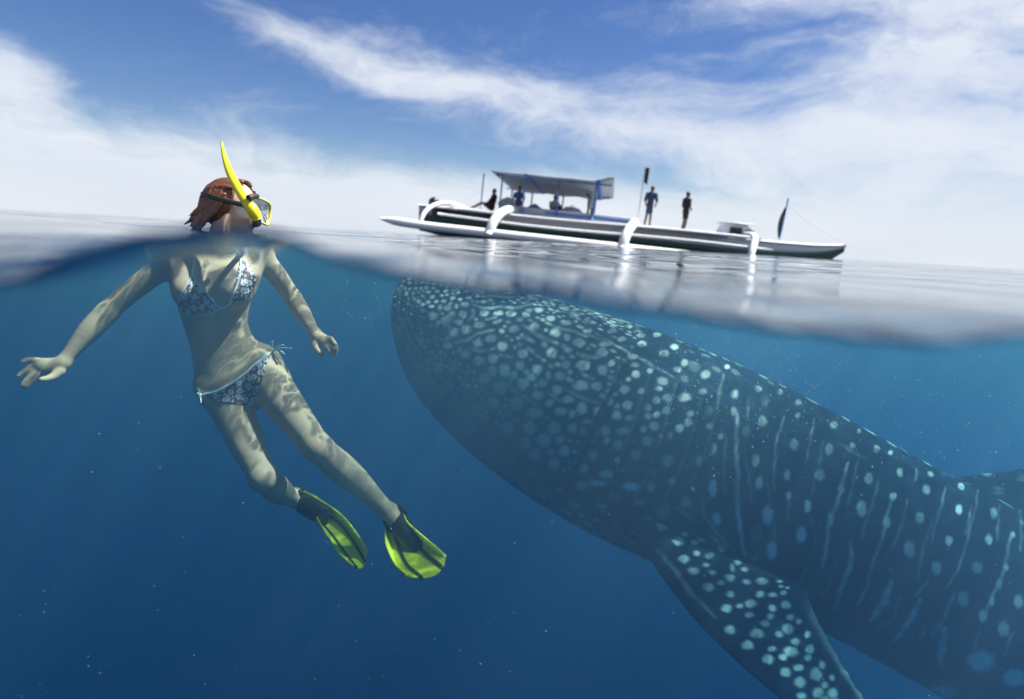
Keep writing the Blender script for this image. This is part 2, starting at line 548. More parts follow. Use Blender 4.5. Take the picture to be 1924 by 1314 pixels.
GILLS = [[(1176, 668), (1160, 715), (1125, 775), (1100, 840), (1078, 885), (1064, 912)],
         [(1229, 690), (1212, 745), (1190, 810), (1165, 880), (1140, 925), (1124, 940)],
         [(1277, 714), (1264, 765), (1244, 830), (1222, 890), (1200, 935), (1188, 948)],
         [(1326, 738), (1312, 790), (1292, 850), (1272, 905), (1254, 938), (1244, 950)],
         [(1354, 768), (1344, 800), (1330, 850), (1310, 895), (1296, 922)]]
disp = np.zeros_like(SS)
dark = np.zeros_like(SS)  # shade painted into the gill slits and deeper skin creases
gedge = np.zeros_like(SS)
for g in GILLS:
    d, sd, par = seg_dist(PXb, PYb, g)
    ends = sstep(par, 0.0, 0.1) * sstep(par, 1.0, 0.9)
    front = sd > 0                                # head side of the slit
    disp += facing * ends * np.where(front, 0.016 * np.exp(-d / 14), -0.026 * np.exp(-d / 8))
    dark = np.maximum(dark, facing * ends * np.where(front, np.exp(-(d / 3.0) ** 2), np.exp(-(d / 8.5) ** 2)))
    gedge = np.maximum(gedge, 0.16 * facing * ends * front * np.exp(-((d - 5.0) / 2.5) ** 2))
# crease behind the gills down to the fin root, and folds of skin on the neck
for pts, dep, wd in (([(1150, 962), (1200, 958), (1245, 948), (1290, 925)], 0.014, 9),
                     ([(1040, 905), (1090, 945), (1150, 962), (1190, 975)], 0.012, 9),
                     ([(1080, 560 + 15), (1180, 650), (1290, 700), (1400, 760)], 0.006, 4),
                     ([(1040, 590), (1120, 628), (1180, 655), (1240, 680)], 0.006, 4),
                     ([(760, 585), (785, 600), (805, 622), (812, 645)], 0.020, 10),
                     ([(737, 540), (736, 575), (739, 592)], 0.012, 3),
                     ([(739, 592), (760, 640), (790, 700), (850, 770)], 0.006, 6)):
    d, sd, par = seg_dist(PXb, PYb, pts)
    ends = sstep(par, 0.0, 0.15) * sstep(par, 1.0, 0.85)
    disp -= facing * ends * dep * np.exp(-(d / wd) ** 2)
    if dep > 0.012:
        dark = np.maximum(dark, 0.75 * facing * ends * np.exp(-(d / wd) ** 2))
B = B + nor * disp[..., None]

# pectoral fins ----------------------------------------------------
def fin_surface(LE, TE, dl, dt, nt, nc, thick, camber=0.0):
    """LE/TE: pixel outlines of the leading and trailing margins; dl/dt: depths along the span"""
    k = np.linspace(0, 1, len(LE))
    t = np.linspace(0, 1, nt)
    A = np.array([P(*p, d) for p, d in zip(LE, dl)])
    C = np.array([P(*p, d) for p, d in zip(TE, dt)])
    A = np.stack([interp(t, list(zip(k, A[:, c]))) for c in range(3)], -1)
    C = np.stack([interp(t, list(zip(k, C[:, c]))) for c in range(3)], -1)
    A = smooth_rows(A, 10); C = smooth_rows(C, 4)
    chord = C - A
    cl_ = np.linalg.norm(chord, axis=1)
    span = nrm(np.gradient(0.5 * (A + C), axis=0))
    nn = nrm(np.cross(chord, span))
    nn *= np.sign(-(nn @ F_))[:, None]
    phi = np.linspace(0, 2 * np.pi, nc, endpoint=False)
    xc = 0.5 * (1 - np.cos(phi))                 # 0 at the leading margin
    yt = np.sqrt(np.clip(xc, 0, 1)) * (1 - xc) ** 0.8 * 2.1 * np.sign(np.sin(phi) + 1e-9)
    tk = interp(t, thick)
    S = (A[:, None, :] + chord[:, None, :] * xc[None, :, None]
         + nn[:, None, :] * (tk * cl_)[:, None, None] * (yt + camber * np.sin(np.pi * xc))[None, :, None])
    return S, t, xc

LE = [(1150, 905), (1180, 968), (1205, 1018), (1232, 1066), (1290, 1146), (1362, 1222), (1450, 1300), (1545, 1372), (1668, 1428)]
TE = [(1378, 990), (1440, 1060), (1482, 1086), (1506, 1094), (1530, 1152), (1566, 1222), (1614, 1300), (1668, 1372), (1712, 1420)]
dl = [3.66, 3.46, 3.34, 3.26, 3.18, 3.10, 3.03, 2.98, 2.95]
dt = [3.62, 3.46, 3.38, 3.34, 3.28, 3.20, 3.11, 3.03, 2.96]
FN, ft, fx = fin_surface(LE, TE, dl, dt, 330, 190, [(0, 0.10), (0.25, 0.065), (0.6, 0.05), (1, 0.03)], 0.25)
# fold of the free rear tip and the ragged trailing margin
ragged = 0.006 * np.sin(ft * 160) * np.sin(ft * 61) * sstep(ft, 0.45, 0.6)
FN += (sstep(fx, 0.93, 1.0)[None, :, None] * ragged[:, None, None]) * nrm(FN[:, [95], :] - FN[:, [0], :])

# far pectoral fin: the near one mirrored through the body's middle plane
j = np.argmin(np.abs(su - 7.6))
def mirror_body(V):
    n = lat[j]
    return V - 2 * ((V - cen[j]) @ n)[..., None] * n
FN2 = mirror_body(FN)

# dorsal fins and tail: simple tapered blades in the body's middle plane
def blade(base0, base1, tip0, tip1, nt=60, nc=60, th=0.05, sag=0.0):
    k = np.linspace(0, 1, nt)[:, None]
    A = np.array(base0) * (1 - k) + np.array(tip0) * k
    C = np.array(base1) * (1 - k) + np.array(tip1) * k
    A = A + (np.sin(np.pi * k) * sag) * nrm(np.array(tip0) - np.array(tip1))
    chord = C - A
    nn = nrm(np.cross(chord, np.gradient(0.5 * (A + C), axis=0)))
    phi = np.linspace(0, 2 * np.pi, nc, endpoint=False)
    xc = 0.5 * (1 - np.cos(phi))
    yt = np.sqrt(xc) * (1 - xc) ** 0.8 * 2.1 * np.sign(np.sin(phi) + 1e-9)
    cl_ = np.linalg.norm(chord, axis=1)
    return A[:, None, :] + chord[:, None, :] * xc[None, :, None] + nn[:, None, :] * (th * cl_)[:, None, None] * yt[None, :, None]

def body_at(s, up):
    i = np.argmin(np.abs(su - s))
    return cen[i] + upv[i] * hh[i] * up
LED = [(1700, 900), (1790, 897), (1860, 889), (1930, 880), (2010, 850), (2090, 800), (2150, 770)]
TED = [(2210, 1170), (2210, 1130), (2205, 1080), (2200, 1030), (2195, 960), (2190, 870), (2185, 790)]
DF, t1, x1 = fin_surface(LED, TED, [3.86] * 7, [4.0] * 7, 120, 80, [(0, 0.05), (1, 0.03)])
AF = blade(body_at(15.6, 0.6), body_at(16.6, 0.6), P(2240, 1010, 4.15), P(2300, 1020, 4.18), 30, 40)
def blade_tail(up):
    e = body_at(20.2, 0.2 if up else -0.2); e2 = body_at(21.0, 0)
    dirn = upv[-1] * (1.35 if up else -0.75) + tan_[-1] * (0.85 if up else 0.45)
    return blade(e, e2, e2 + dirn - tan_[-1] * 0.05, e2 + dirn + tan_[-1] * 0.12, 60, 40)

# pigment ----------------------------------------------------------
def L6(pts, sc=1.8398, ox=1200, oy=600):
    return [(a / sc + ox, b / sc + oy, c / sc, d / sc) for (a, b, c, d) in pts]
TRUNK = L6([(124,95,10,8),(88,117,11,9),(231,191,13,12),(158,152,9,8),(306,165,7,6),(133,174,8,7),(222,250,10,9),(331,258,10,12),
 (414,240,10,9),(400,173,5,4),(488,252,7,8),(551,288,9,8),(551,333,8,8),(674,366,11,10),(740,437,8,9),(760,387,6,6),(822,449,9,13),
 (870,462,6,7),(903,529,9,12),(1008,535,8,8),(994,588,11,14),(1115,578,9,9),(1283,579,11,12),(1107,657,9,14),(1228,670,10,15),
 (1072,764,11,14),(1210,762,10,15),(972,688,12,16),(880,612,9,11),(796,551,12,16),(659,451,11,16),(537,434,12,16),(428,352,12,16),
 (329,320,9,12),(404,487,11,18),(417,567,11,19),(513,537,9,16),(625,537,14,16),(699,588,9,14),(585,647,9,18),(770,655,13,22),
 (446,677,15,27),(563,745,14,24),(461,800,14,28),(257,447,10,20),(256,584,12,26),(270,689,11,20),(518,612,7,12),(857,702,10,18),
 (664,690,9,20),(936,795,15,24),(1028,860,14,20),(1170,859,15,17),(1122,966,16,22),(1246,916,9,14),(1261,1071,17,24),
 (1313,976,13,18),(1190,1025,12,18),(1220,975,7,14),(1270,857,8,9),(1295,745,6,8),(1183,1183,38,30),(1300,1240,35,25),(1045,1290,40,20),
 (177,328,10,9),(172,355,9,9),(245,370,10,9),(208,490,9,14),(190,577,8,12),(165,632,14,14),(285,405,8,9),(140,380,9,9),(98,275,12,11),
 (163,268,14,8),(38,582,13,11),(100,490,13,13),(100,404,12,11)])
STRIPES = [[(338,330),(338,380),(340,500),(343,620),(347,720),(360,790),(375,830),9,.85],[(502,340),(475,430),(465,520),(470,590),4,.4],
 [(605,345),(595,430),(575,500),4,.38],[(725,500),(700,590),(662,690),(655,760),(632,860),8,.75],[(735,770),(735,830),(712,900),(680,1000),10,.85],
 [(880,610),(857,700),(825,800),(790,920),(755,990),6,.55],[(875,905),(855,970),(800,1040),13,.9],[(970,970),(940,1040),(890,1110),13,.9],
 [(1055,1070),(1050,1130),(1045,1190),18,.85],[(1060,580),(1030,700),(1015,770),5,.35],[(1175,580),(1140,760),(1100,870),(1065,930),4,.35],
 [(1290,740),(1250,910),(1190,1030),7,.6],[(290,190),(275,300),6,.35],[(380,270),(380,340),5,.3],[(300,400),(295,600),5,.25],
 [(370,450),(390,640),5,.25],[(960,520),(955,560),5,.35],[(440,560),(470,700),(460,800),4,.22],[(600,690),(610,780),(570,840),4,.25],
 [(690,830),(660,920),(620,980),4,.3],[(215,620),(225,680),(300,770),(330,800),6,.5],[(240,735),(300,790),7,.55],[(130,650),(180,690),6,.5],
 [(900,960),(880,1040),(820,1080),5,.3],[(990,1060),(975,1120),7,.35],[(520,620),(520,700),5,.3],[(780,480),(690,430),6,.3],[(1320,640),(1320,800),6,.4]]
STRIPES += [[(640,420),(620,520),(600,600),5,.3],[(760,480),(745,560),(720,640),5,.3],[(830,560),(800,660),(770,760),5,.3],[(930,620),(905,720),(880,800),5,.32],[(1010,700),(985,800),(960,900),5,.32],[(1150,640),(1130,740),5,.3],[(1250,640),(1235,760),5,.3],[(1090,950),(1060,1030),(1010,1100),8,.5],[(1180,1080),(1150,1150),8,.5],[(1290,1090),(1270,1160),8,.5],[(580,860),(550,920),6,.4],[(1000,900),(960,960),6,.4]]
STRIPES = [([(a / 1.8398 + 1200, b / 1.8398 + 600) for (a, b) in s[:-2]], s[-2] / 1.8398, s[-1]) for s in STRIPES]
HEAD = L6([(1245,663,19,19),(1299,588,18,16),(1168,720,18,18),(1258,740,21,20),(1205,790,20,20),(1115,770,20,20),(1356,750,19,18),
 (1390,843,20,20),(1150,867,22,22),(1235,867,30,14),(1212,935,20,20),(1354,918,22,22),(1297,983,25,22),(1458,710,20,20),(1432,622,22,18),
 (1370,572,12,12),(1458,1015,25,24),(1457,893,20,20),(1449,768,18,18),(1540,700,28,18),(1560,825,15,20),(1515,855,18,18),(1403,788,13,15),
 (1358,793,14,14),(1412,658,16,10),(1325,672,14,12),(1356,670,10,12),(1262,612,12,10),(1215,622,14,12),(1198,685,13,12),(1208,745,13,12),
 (1265,802,18,13),(1313,810,12,12),(1335,858,14,14),(1400,715,16,16),(1087,985,22,22),(1043,1052,22,22),(1032,1137,26,20),(1155,1080,30,16),
 (1110,1125,40,12),(1228,1058,16,16),(1210,1010,12,12),(1155,915,14,14),(1276,1140,36,18),(1370,1145,22,20),(1382,1072,14,16),(1320,1225,25,14),
 (1480,1115,16,18),(1550,1220,25,22),(1540,1040,16,18),(1130,1240,30,14),(1285,920,13,14),(1425,893,10,12),(1020,432,25,20),(1133,480,24,20),
 (1040,544,28,22),(1136,567,22,22),(884,481,24,22),(903,381,25,19),(742,485,22,20),(812,565,23,23),(652,570,24,28),(745,634,26,26),(641,450,21,21),
 (594,511,22,20),(586,410,24,17),(517,434,22,20),(463,367,24,20),(399,382,22,22),(365,318,23,21),(297,300,22,18),(696,365,24,16),(798,352,20,16),
 (880,312,20,11),(955,332,23,12),(820,270,20,10),(758,293,18,12),(772,272,15,9),(684,288,20,12),(620,285,20,11),(551,286,22,13),(528,345,24,13),
 (446,292,20,15),(425,330,18,14),(456,243,18,12),(370,260,18,11),(395,290,15,13),(955,540,20,18),(925,597,24,18),(868,597,12,20),(1025,642,36,22),
 (1108,648,22,20),(910,665,22,20),(840,633,18,16),(814,690,26,20),(963,712,24,16),(1034,757,22,26),(930,770,25,16),(985,785,15,18),(872,730,20,14),
 (728,545,20,20),(785,603,22,17),(698,590,16,20),(592,573,20,22),(526,522,26,20),(460,490,24,20),(630,657,30,30),(551,610,28,24),(712,730,32,34),
 (597,730,28,26),(800,780,36,24),(898,852,28,26),(987,853,22,20),(925,912,20,16),(845,915,32,30),(948,965,24,24),(893,1030,26,26),(804,985,28,26),
 (755,930,26,30),(776,853,28,28),(665,860,34,30),(880,970,16,16),(1060,820,22,10),(1040,870,14,16),(1190,347,18,8),(1185,372,18,9),(1325,395,18,8),
 (1265,350,16,8),(1085,330,16,7),(1060,372,22,9),(1145,440,26,9),(1230,412,18,9),(1330,437,18,12),(1440,484,20,14),(1490,452,16,12),(1405,392,16,10),
 (1505,562,18,12),(1540,528,14,12),(1285,500,22,12),(1180,535,14,14),(1295,540,18,10),(960,405,14,16),(965,467,18,12),(850,440,14,14)],
 2.628, 700, 480)
WORMS = [[(500,245),(540,258),(700,258),(780,245),6,.7],[(735,345),(800,385),(920,440),9,.7],[(860,335),(950,365),(1060,400),7,.7],
 [(410,435),(470,420),(520,385),(600,372),9,.75],[(470,460),(530,475),(600,460),9,.7],[(770,460),(850,520),9,.7],[(660,630),(720,680),(800,730),9,.7],
 [(1010,485),(1110,510),12,.65],[(1020,580),(1090,610),10,.5],[(940,650),(1000,690),(1110,730),9,.5],[(630,495),(690,500),9,.7],
 [(740,390),(800,430),12,.65],[(860,670),(930,725),9,.65],[(480,320),(500,290),(500,265),8,.7],[(560,315),(610,310),8,.6],[(600,335),(640,315),8,.7],
 [(560,200),(640,205),(720,200),5,.5],[(1100,380),(1300,500),(1480,600),4,.5],[(1050,390),(1200,440),(1380,540),4,.4],[(640,540),(690,640),8,.5]]
WORMS = [([(a / 2.628 + 700, b / 2.628 + 480) for (a, b) in s[:-2]], s[-2] / 2.628, s[-1]) for s in WORMS]
SNOUT = L6([(430,120,20,9),(360,140,18,10),(455,205,24,16),(375,250,18,16),(310,280,18,22),(415,345,24,26),(535,275,18,18),(595,270,12,22),(610,200,24,14),
 (665,265,24,16),(755,270,24,14),(685,320,26,15),(800,310,26,15),(735,380,28,20),(905,310,28,17),(850,240,24,12),(755,218,22,12),(680,213,22,10),
 (540,215,18,12),(535,170,22,10),(460,285,16,16),(500,335,15,20),(345,395,20,34),(440,470,20,16),(515,405,18,20),(570,435,20,20),(620,475,26,20),
 (690,445,24,18),(780,440,22,16),(725,500,28,16),(875,435,28,17),(985,395,28,18),(850,362,22,12),(920,355,18,11),(610,550,30,22),(745,620,36,30),
 (910,660,38,36),(985,590,28,20),(930,520,30,17),(1110,600,32,20),(1140,480,28,20),(1035,495,18,30),(1060,690,30,24),(1165,790,34,32),(1000,830,36,40),
 (1295,950,38,34),(1325,725,36,22),(1375,585,34,20),(1190,390,30,14),(1085,410,24,15),(1060,325,22,13),(1165,310,26,15),(1300,370,28,12),(1375,440,34,16),
 (990,340,20,10),(1090,255,22,8),(1000,250,22,8),(920,258,18,7),(960,465,22,10),(835,510,24,30),(810,700,24,26),(705,730,40,28),(760,880,30,40),
 (930,985,50,34),(1140,1090,40,36),(1320,1180,42,36),(620,640,30,24),(470,135,16,8),(380,185,16,12),(450,160,20,8),(300,200,10,14),(280,330,10,30),
 (1360,325,24,11),(1240,300,20,8),(1240,560,20,26)], 6.568, 700, 500)
FINSPOT = L6([(622,483,26,20),(707,463,26,20),(700,555,25,20),(727,640,25,18),(808,455,17,18),(812,535,17,20),(732,520,12,10),(780,562,15,12),
 (790,613,15,12),(853,625,20,14),(908,590,15,20),(987,655,18,14),(777,698,25,17),(845,775,26,19),(948,730,22,17),(908,756,16,12),(835,670,14,10),
 (865,705,16,10),(1103,747,26,16),(1030,750,18,12),(950,810,18,15),(1095,810,20,15),(1049,854,24,19),(932,877,27,19),(996,866,17,11),(1155,812,20,10),
 (1206,803,16,10),(1217,861,23,18),(1154,877,18,15),(1145,917,15,14),(1044,910,18,12),(1119,950,21,16),(1080,997,30,22),(1187,1003,18,15),
 (1227,976,28,24),(1240,920,18,14),(1280,940,12,12),(1265,1038,18,17),(1150,1072,18,13),(1032,1053,28,20),(950,980,24,20),(1242,1085,30,24),
 (1203,1112,18,15),(1133,1122,26,22),(1322,1003,14,16),(1334,1072,18,22),(1325,1115,16,14),(1278,1162,22,16),(1216,1183,24,22),(1363,1193,26,30),
 (1390,1148,14,20),(1286,1233,26,24),(1372,1283,26,26),(1443,1285,24,24),(1405,1245,14,16),(1440,1210,12,16),(1190,748,14,6),(1192,772,12,6),
 (1225,778,10,5),(870,520,9,26),(945,570,8,26),(960,680,8,22),(1020,690,16,10)], 2.556, 1000, 800)
FINLINE = [([(600,590),(700,720),(790,830),(880,920)],14,.35)]
FINLINE = [([(a / 2.556 + 1000, b / 2.556 + 800) for (a, b) in s[0]], s[1] / 2.556, s[2]) for s in FINLINE]


def pigment(px, py, spots, lines, tiltf=None):
    out = np.zeros(px.shape, np.float32)
    n = 0.13 * np.sin(px * 0.31 + 1.3 * np.sin(py * 0.17)) * np.sin(py * 0.29 + 1.1 * np.sin(px * 0.14))
    for k, (x, y, rx, ry) in enumerate(spots):
        m = (np.abs(px - x) < 2 * rx + 6) & (np.abs(py - y) < 2 * ry + 6)
        if not m.any():
            continue
        d = np.sqrt(((px[m] - x) / (rx + 0.6)) ** 2 + ((py[m] - y) / (ry + 0.6)) ** 2) + n[m]
        out[m] = np.maximum(out[m], (0.78 + 0.22 * math.sin(k * 12.9)) * sstep(d, 1.28, 0.58))
    for pts, wd, amp in lines:
        d, _, par = seg_dist(px + 1.5 * np.sin(py * 0.06 + pts[0][0]) + 0.7 * np.sin(py * 0.21), py + 1.2 * np.sin(px * 0.12 + pts[0][1]), pts)
        taper = 0.45 + 0.55 * np.sin(np.pi * np.clip(par * 0.9 + 0.05, 0, 1))
        brk = 0.68 + 0.32 * np.sin(par * 15 + pts[0][0]) * np.sin(par * 6.3 + 1.0 + pts[0][1])
        out = np.maximum(out, amp * brk * sstep(d / (wd * taper * 0.85 + 1.4) + n, 1.3, 0.25))
    return out

spots = np.zeros_like(SS, dtype=np.float32)
fm = facing
HEAD = [(x, y, rx * 1.12, ry * 1.12) for x, y, rx, ry in HEAD]
SNOUT = [(x, y, rx * 1.12, ry * 1.12) for x, y, rx, ry in SNOUT]
TRUNK = [(x, y, rx * 1.18, ry * 1.18) for x, y, rx, ry in TRUNK]
spots[fm] = pigment(PXb[fm], PYb[fm], TRUNK + HEAD + SNOUT, STRIPES + WORMS)
# the rest of the skin: scattered spots in body coordinates (along the body, around the girth)
arc = np.concatenate([[0], np.cumsum(np.linalg.norm(np.diff(cen, axis=0), axis=1))])
gir = (adeg / 180.0) * (np.pi * 0.5 * (hh + ww))[:, None]
ar2 = np.repeat(arc[:, None], NA, 1)
taken = []
extra = np.zeros_like(spots)
pts_all = []
rr = np.random.default_rng(3)
for k in range(9000):
    a = rr.uniform(0.02, arc[-1]); i = np.searchsorted(arc, a) - 1
    s = su[i]
    gmax = np.pi * 0.5 * (hh[i] + ww[i])
    g = rr.uniform(-gmax * 0.72, gmax * 0.98)
    r = interp(s, [(0, 0.020), (3, 0.032), (8, 0.042), (21, 0.05)]) * rr.uniform(0.6, 1.1)
    sp = r * (2.3 if s < 4 else 2.9)
    ok = True
    for (b, h, q) in pts_all[-6000:]:
        if abs(b - a) < sp and abs(h - g) < sp and (b - a) ** 2 + (h - g) ** 2 < (sp * 0.5 + q * 1.2) ** 2:
            ok = False
            break
    if ok:
        pts_all.append((a, g, r))
dil = spots.copy()
for _ in range(7):                             # neighbourhood of the photographed markings
    dil = np.maximum.reduce([dil, np.roll(dil, 1, 1), np.roll(dil, -1, 1), np.roll(dil, 1, 0), np.roll(dil, -1, 0)])
for (a, g, r) in pts_all:
    ic = min(np.searchsorted(arc, a), NS - 1)
    jc = np.argmin(np.abs(gir[ic] - g))
    if dil[ic, jc] > 0.12:
        continue
    i0, i1 = np.searchsorted(arc, a - 3 * r), np.searchsorted(arc, a + 3 * r)
    if i1 <= i0:
        continue
    dg_ = gir[i0:i1] - g
    per = 2 * (np.pi * 0.5 * (hh + ww))[i0:i1, None]
    dg_ = (dg_ + per / 2) % per - per / 2
    tall = 1.0 if a < 2.2 else 1.35
    d = np.sqrt(((ar2[i0:i1] - a) / r) ** 2 + (dg_ / (r * tall)) ** 2)
    extra[i0:i1] = np.maximum(extra[i0:i1], 0.85 * sstep(d, 1.2, 0.6))
# fine spots filling the gaps on the head
d3 = spots.copy()
for _ in range(3):
    d3 = np.maximum.reduce([d3, np.roll(d3, 1, 1), np.roll(d3, -1, 1), np.roll(d3, 1, 0), np.roll(d3, -1, 0)])
fine = np.zeros_like(spots)
fp_ = []
for k in range(9000):
    a = rr.uniform(0.05, arc[np.searchsorted(su, 5.4)]); i = np.searchsorted(arc, a) - 1
    gm = np.pi * 0.5 * (hh[i] + ww[i])
    g = rr.uniform(-gm * 0.14, gm * 0.5)
    r = rr.uniform(0.009, 0.019) * (1.0 if su[i] > 2 else 0.8)
    jc = np.argmin(np.abs(gir[i] - g))
    if d3[i, jc] > 0.10 or any((b_ - a) ** 2 + (h_ - g) ** 2 < (1.25 * (r + q_)) ** 2 for b_, h_, q_ in fp_):
        continue
    fp_.append((a, g, r))
    i0, i1 = np.searchsorted(arc, a - 2 * r), np.searchsorted(arc, a + 2 * r)
    d = np.sqrt(((ar2[i0:i1] - a) / (r * 1.3)) ** 2 + ((gir[i0:i1] - g) / r) ** 2)
    fine[i0:i1] = np.maximum(fine[i0:i1], rr.uniform(.4, .75) * sstep(d, 1.25, 0.5))
spots = np.maximum(spots, fine * facing)
seen = sstep(np.sum(-nor * nrm(B), -1), 0.10, 0.22)          # where the photographed markings are clear
small = extra * (1 - np.clip(spots * 2, 0, 1)) * 0.30
inside = (su < 14.0)[:, None]
snoutmask = sstep(SS, 1.9, 1.1)
small = np.where(SS < 8.2, small * np.where(SS < 6.0, 2.2, 0.8), small * 0.0)
spots = np.where(inside, seen * np.maximum(spots, small) + (1 - seen) * np.maximum(extra * 0.9, spots), extra)
spots = np.maximum(spots, snoutmask * extra * 0.75)
spots = np.maximum(spots, gedge)
# pale unspotted belly; haze on the lower head and trunk shadow painted in
belly = sstep(adm, -38, -62)
hd2 = sstep(SS, 6.5, 3.5)
belly = hd2 * sstep(adm, 5, -42) + (1 - hd2) * 0.35 * belly
hd = sstep(SS, 6.2, 4.2)
spots *= 1 - 0.88 * (hd * sstep(adm, 4, -40) + (1 - hd) * sstep(adm, -62, -82))
# pale ring round the eye, lip and mouth corner
spots[fm] = np.maximum(spots[fm], 0.42 * np.exp(-((np.hypot((PXb[fm] - 832) / 1.0, (PYb[fm] - 622) / 1.25) - 13.0) / 4.0) ** 2))
d, _, par = seg_dist(PXb, PYb, [(752, 536), (747, 565), (749, 592), (760, 620), (778, 650)])
spots = np.maximum(spots, 0.30 * facing * np.exp(-(d / 3.5) ** 2))
d, _, par = seg_dist(PXb, PYb, [(759, 536), (754, 565), (756, 592), (767, 618), (785, 646)])
dark = np.maximum(dark, 0.8 * facing * np.exp(-(d / 2.6) ** 2))  # shade of the mouth crease put into the skin colour
fpx, fpy, fd = to_px(FN.reshape(-1, 3))
fs = pigment(fpx, fpy, FINSPOT, FINLINE).reshape(FN.shape[:2])
tipx = rr.uniform(1480, 1700, 60); tipy = rr.uniform(1300, 1430, 60)
fs = np.maximum(fs, pigment(fpx, fpy, [(a, b, 8, 7) for a, b in zip(tipx, tipy)], []).reshape(FN.shape[:2]) * sstep(fpy, 1296, 1310).reshape(FN.shape[:2]))
edge_pale = 0.35 * sstep(fx, 0.90, 0.99)[None, :] * sstep(ft, 0.42, 0.55)[:, None]
fs = np.maximum(fs, edge_pale) * 0.78

shells = [(B, spots, belly, dark), (FN, fs, np.zeros_like(fs), np.zeros_like(fs)), (FN2, fs, np.zeros_like(fs), np.zeros_like(fs))]
for S in (DF, AF, blade_tail(True), blade_tail(False)):
    z = np.zeros(S.shape[:2])
    u_, v_ = np.meshgrid(np.arange(S.shape[0]), np.arange(S.shape[1]), indexing='ij')
    L = np.linalg.norm(S[:, :1] - S[:, [S.shape[1] // 2]], axis=-1)
    gx = S @ nrm(tan_[800]); gy = S @ upv[800]
    sp_ = 0.8 * sstep(np.sin(gx * 30 + 0.5 * np.sin(gy * 6)) * np.sin(gy * 30 + 0.5 * np.sin(gx * 5)), 0.6, 0.85)
    shells.append((S, sp_, z, z))
VV, QQ, AT = [], [], []
base = 0
for S, a, b, c in shells:
    nu, nv = S.shape[:2]
    VV.append(S.reshape(-1, 3))
    QQ.append(grid_quads(nu, nv, True) + base)
    AT.append(np.stack([a.ravel(), b.ravel(), c.ravel(), np.ones(nu * nv)], -1))
    base += nu * nv
V = np.concatenate(VV)
me = mesh_from('whale_shark', V, np.concatenate(QQ))
# caps: close snout and tail ends and fin ends with fans
at = me.attributes.new('pigment', 'FLOAT_COLOR', 'POINT')  # spots, belly, and the painted shade of slits and creases
at.data.foreach_set('color', np.concatenate(AT).astype(np.float32).ravel())

m_sk, t = new_mat('whale_shark_skin')
out = t.n('ShaderNodeOutputMaterial')
att = t.n('ShaderNodeAttribute', {'attribute_name': 'pigment'})
sp = t.n('ShaderNodeSeparateColor', Color=att.outputs['Color'])
ob = t.n('ShaderNodeTexCoord').outputs['Object']
nz = t.n('ShaderNodeTexNoise', Vector=ob, Scale=9.0, Detail=6.0, Roughness=0.6).outputs[0]
nf = t.n('ShaderNodeTexNoise', Vector=ob, Scale=90.0, Detail=4.0, Roughness=0.6).outputs[0]
basec = t.mix(t.m('MULTIPLY_ADD', nz, 0.8, 0.1), (0.006, 0.010, 0.030, 1), (0.018, 0.028, 0.062, 1))
basec = t.mix(sp.outputs[1], basec, (0.20, 0.25, 0.30, 1))
sf = t.m('MULTIPLY', sp.outputs[0], t.m('MULTIPLY_ADD', nf, 0.4, 0.80), clamp=True)
colr = t.mix(sf, basec, (0.94, 0.86, 0.84, 1))
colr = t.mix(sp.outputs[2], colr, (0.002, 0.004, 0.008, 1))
bs = t.n('ShaderNodeBsdfPrincipled', Base_Color=colr, Roughness=0.55)
bs.inputs['Specular IOR Level'].default_value = 0.04
bp = t.n('ShaderNodeBump', Strength=0.35, Distance=0.006, Height=nf)
bp2 = t.n('ShaderNodeBump', Strength=0.35, Distance=0.02, Height=nz, Normal=bp.outputs[0])
t.link(bp2.outputs[0], bs.inputs['Normal'])
t.link(bs.outputs[0], out.inputs[0])
bm = bmesh.new(); bm.from_mesh(me)
def close_ring(idx):
    bm.verts.ensure_lookup_table()
    try:
        bm.faces.new([bm.verts[i] for i in idx])
    except ValueError:
        pass
off = 0
for S, *_ in shells:
    nu, nv = S.shape[:2]
    close_ring(list(range(off, off + nv))[::-1])
    close_ring(list(range(off + (nu - 1) * nv, off + nu * nv)))
    off += nu * nv
bmesh.ops.recalc_face_normals(bm, faces=bm.faces)
bm.to_mesh(me); bm.free()
shark = put('whale_shark', me, m_sk, label='huge dark blue whale shark with pale spots swimming below the surface', category='whale shark')

# eye: a small dark ball with a paler rim, seated in the cheek
k = np.argmin((PXb - 832) ** 2 + (PYb - 622) ** 2 + 1e6 * (~facing))
ei, ej = np.unravel_index(k, SS.shape)
ep, en = B[ei, ej], nor[ei, ej]


def ball(r, nu=16, nv=24, sq=(1, 1, 1)):
    th = np.linspace(0, np.pi, nu)[:, None]
    ph = np.linspace(0, 2 * np.pi, nv, endpoint=False)[None, :]
    V = np.stack([r * sq[0] * np.sin(th) * np.cos(ph), r * sq[1] * np.sin(th) * np.sin(ph), r * sq[2] * np.cos(th) + 0 * ph], -1).reshape(-1, 3)
    return V, grid_quads(nu, nv, True)


m_eye = simple_mat('shark_eye', (0.006, 0.008, 0.012), rough=0.5)
m_dark = simple_mat('shark_lid', (0.02, 0.03, 0.045), rough=0.6, noise=0.3)
Vb, Qb = ball(0.040, sq=(1, 0.8, 1.2))
put('eye', mesh_from('eye', Vb + ep + en * 0.004, Qb), m_eye, shark)

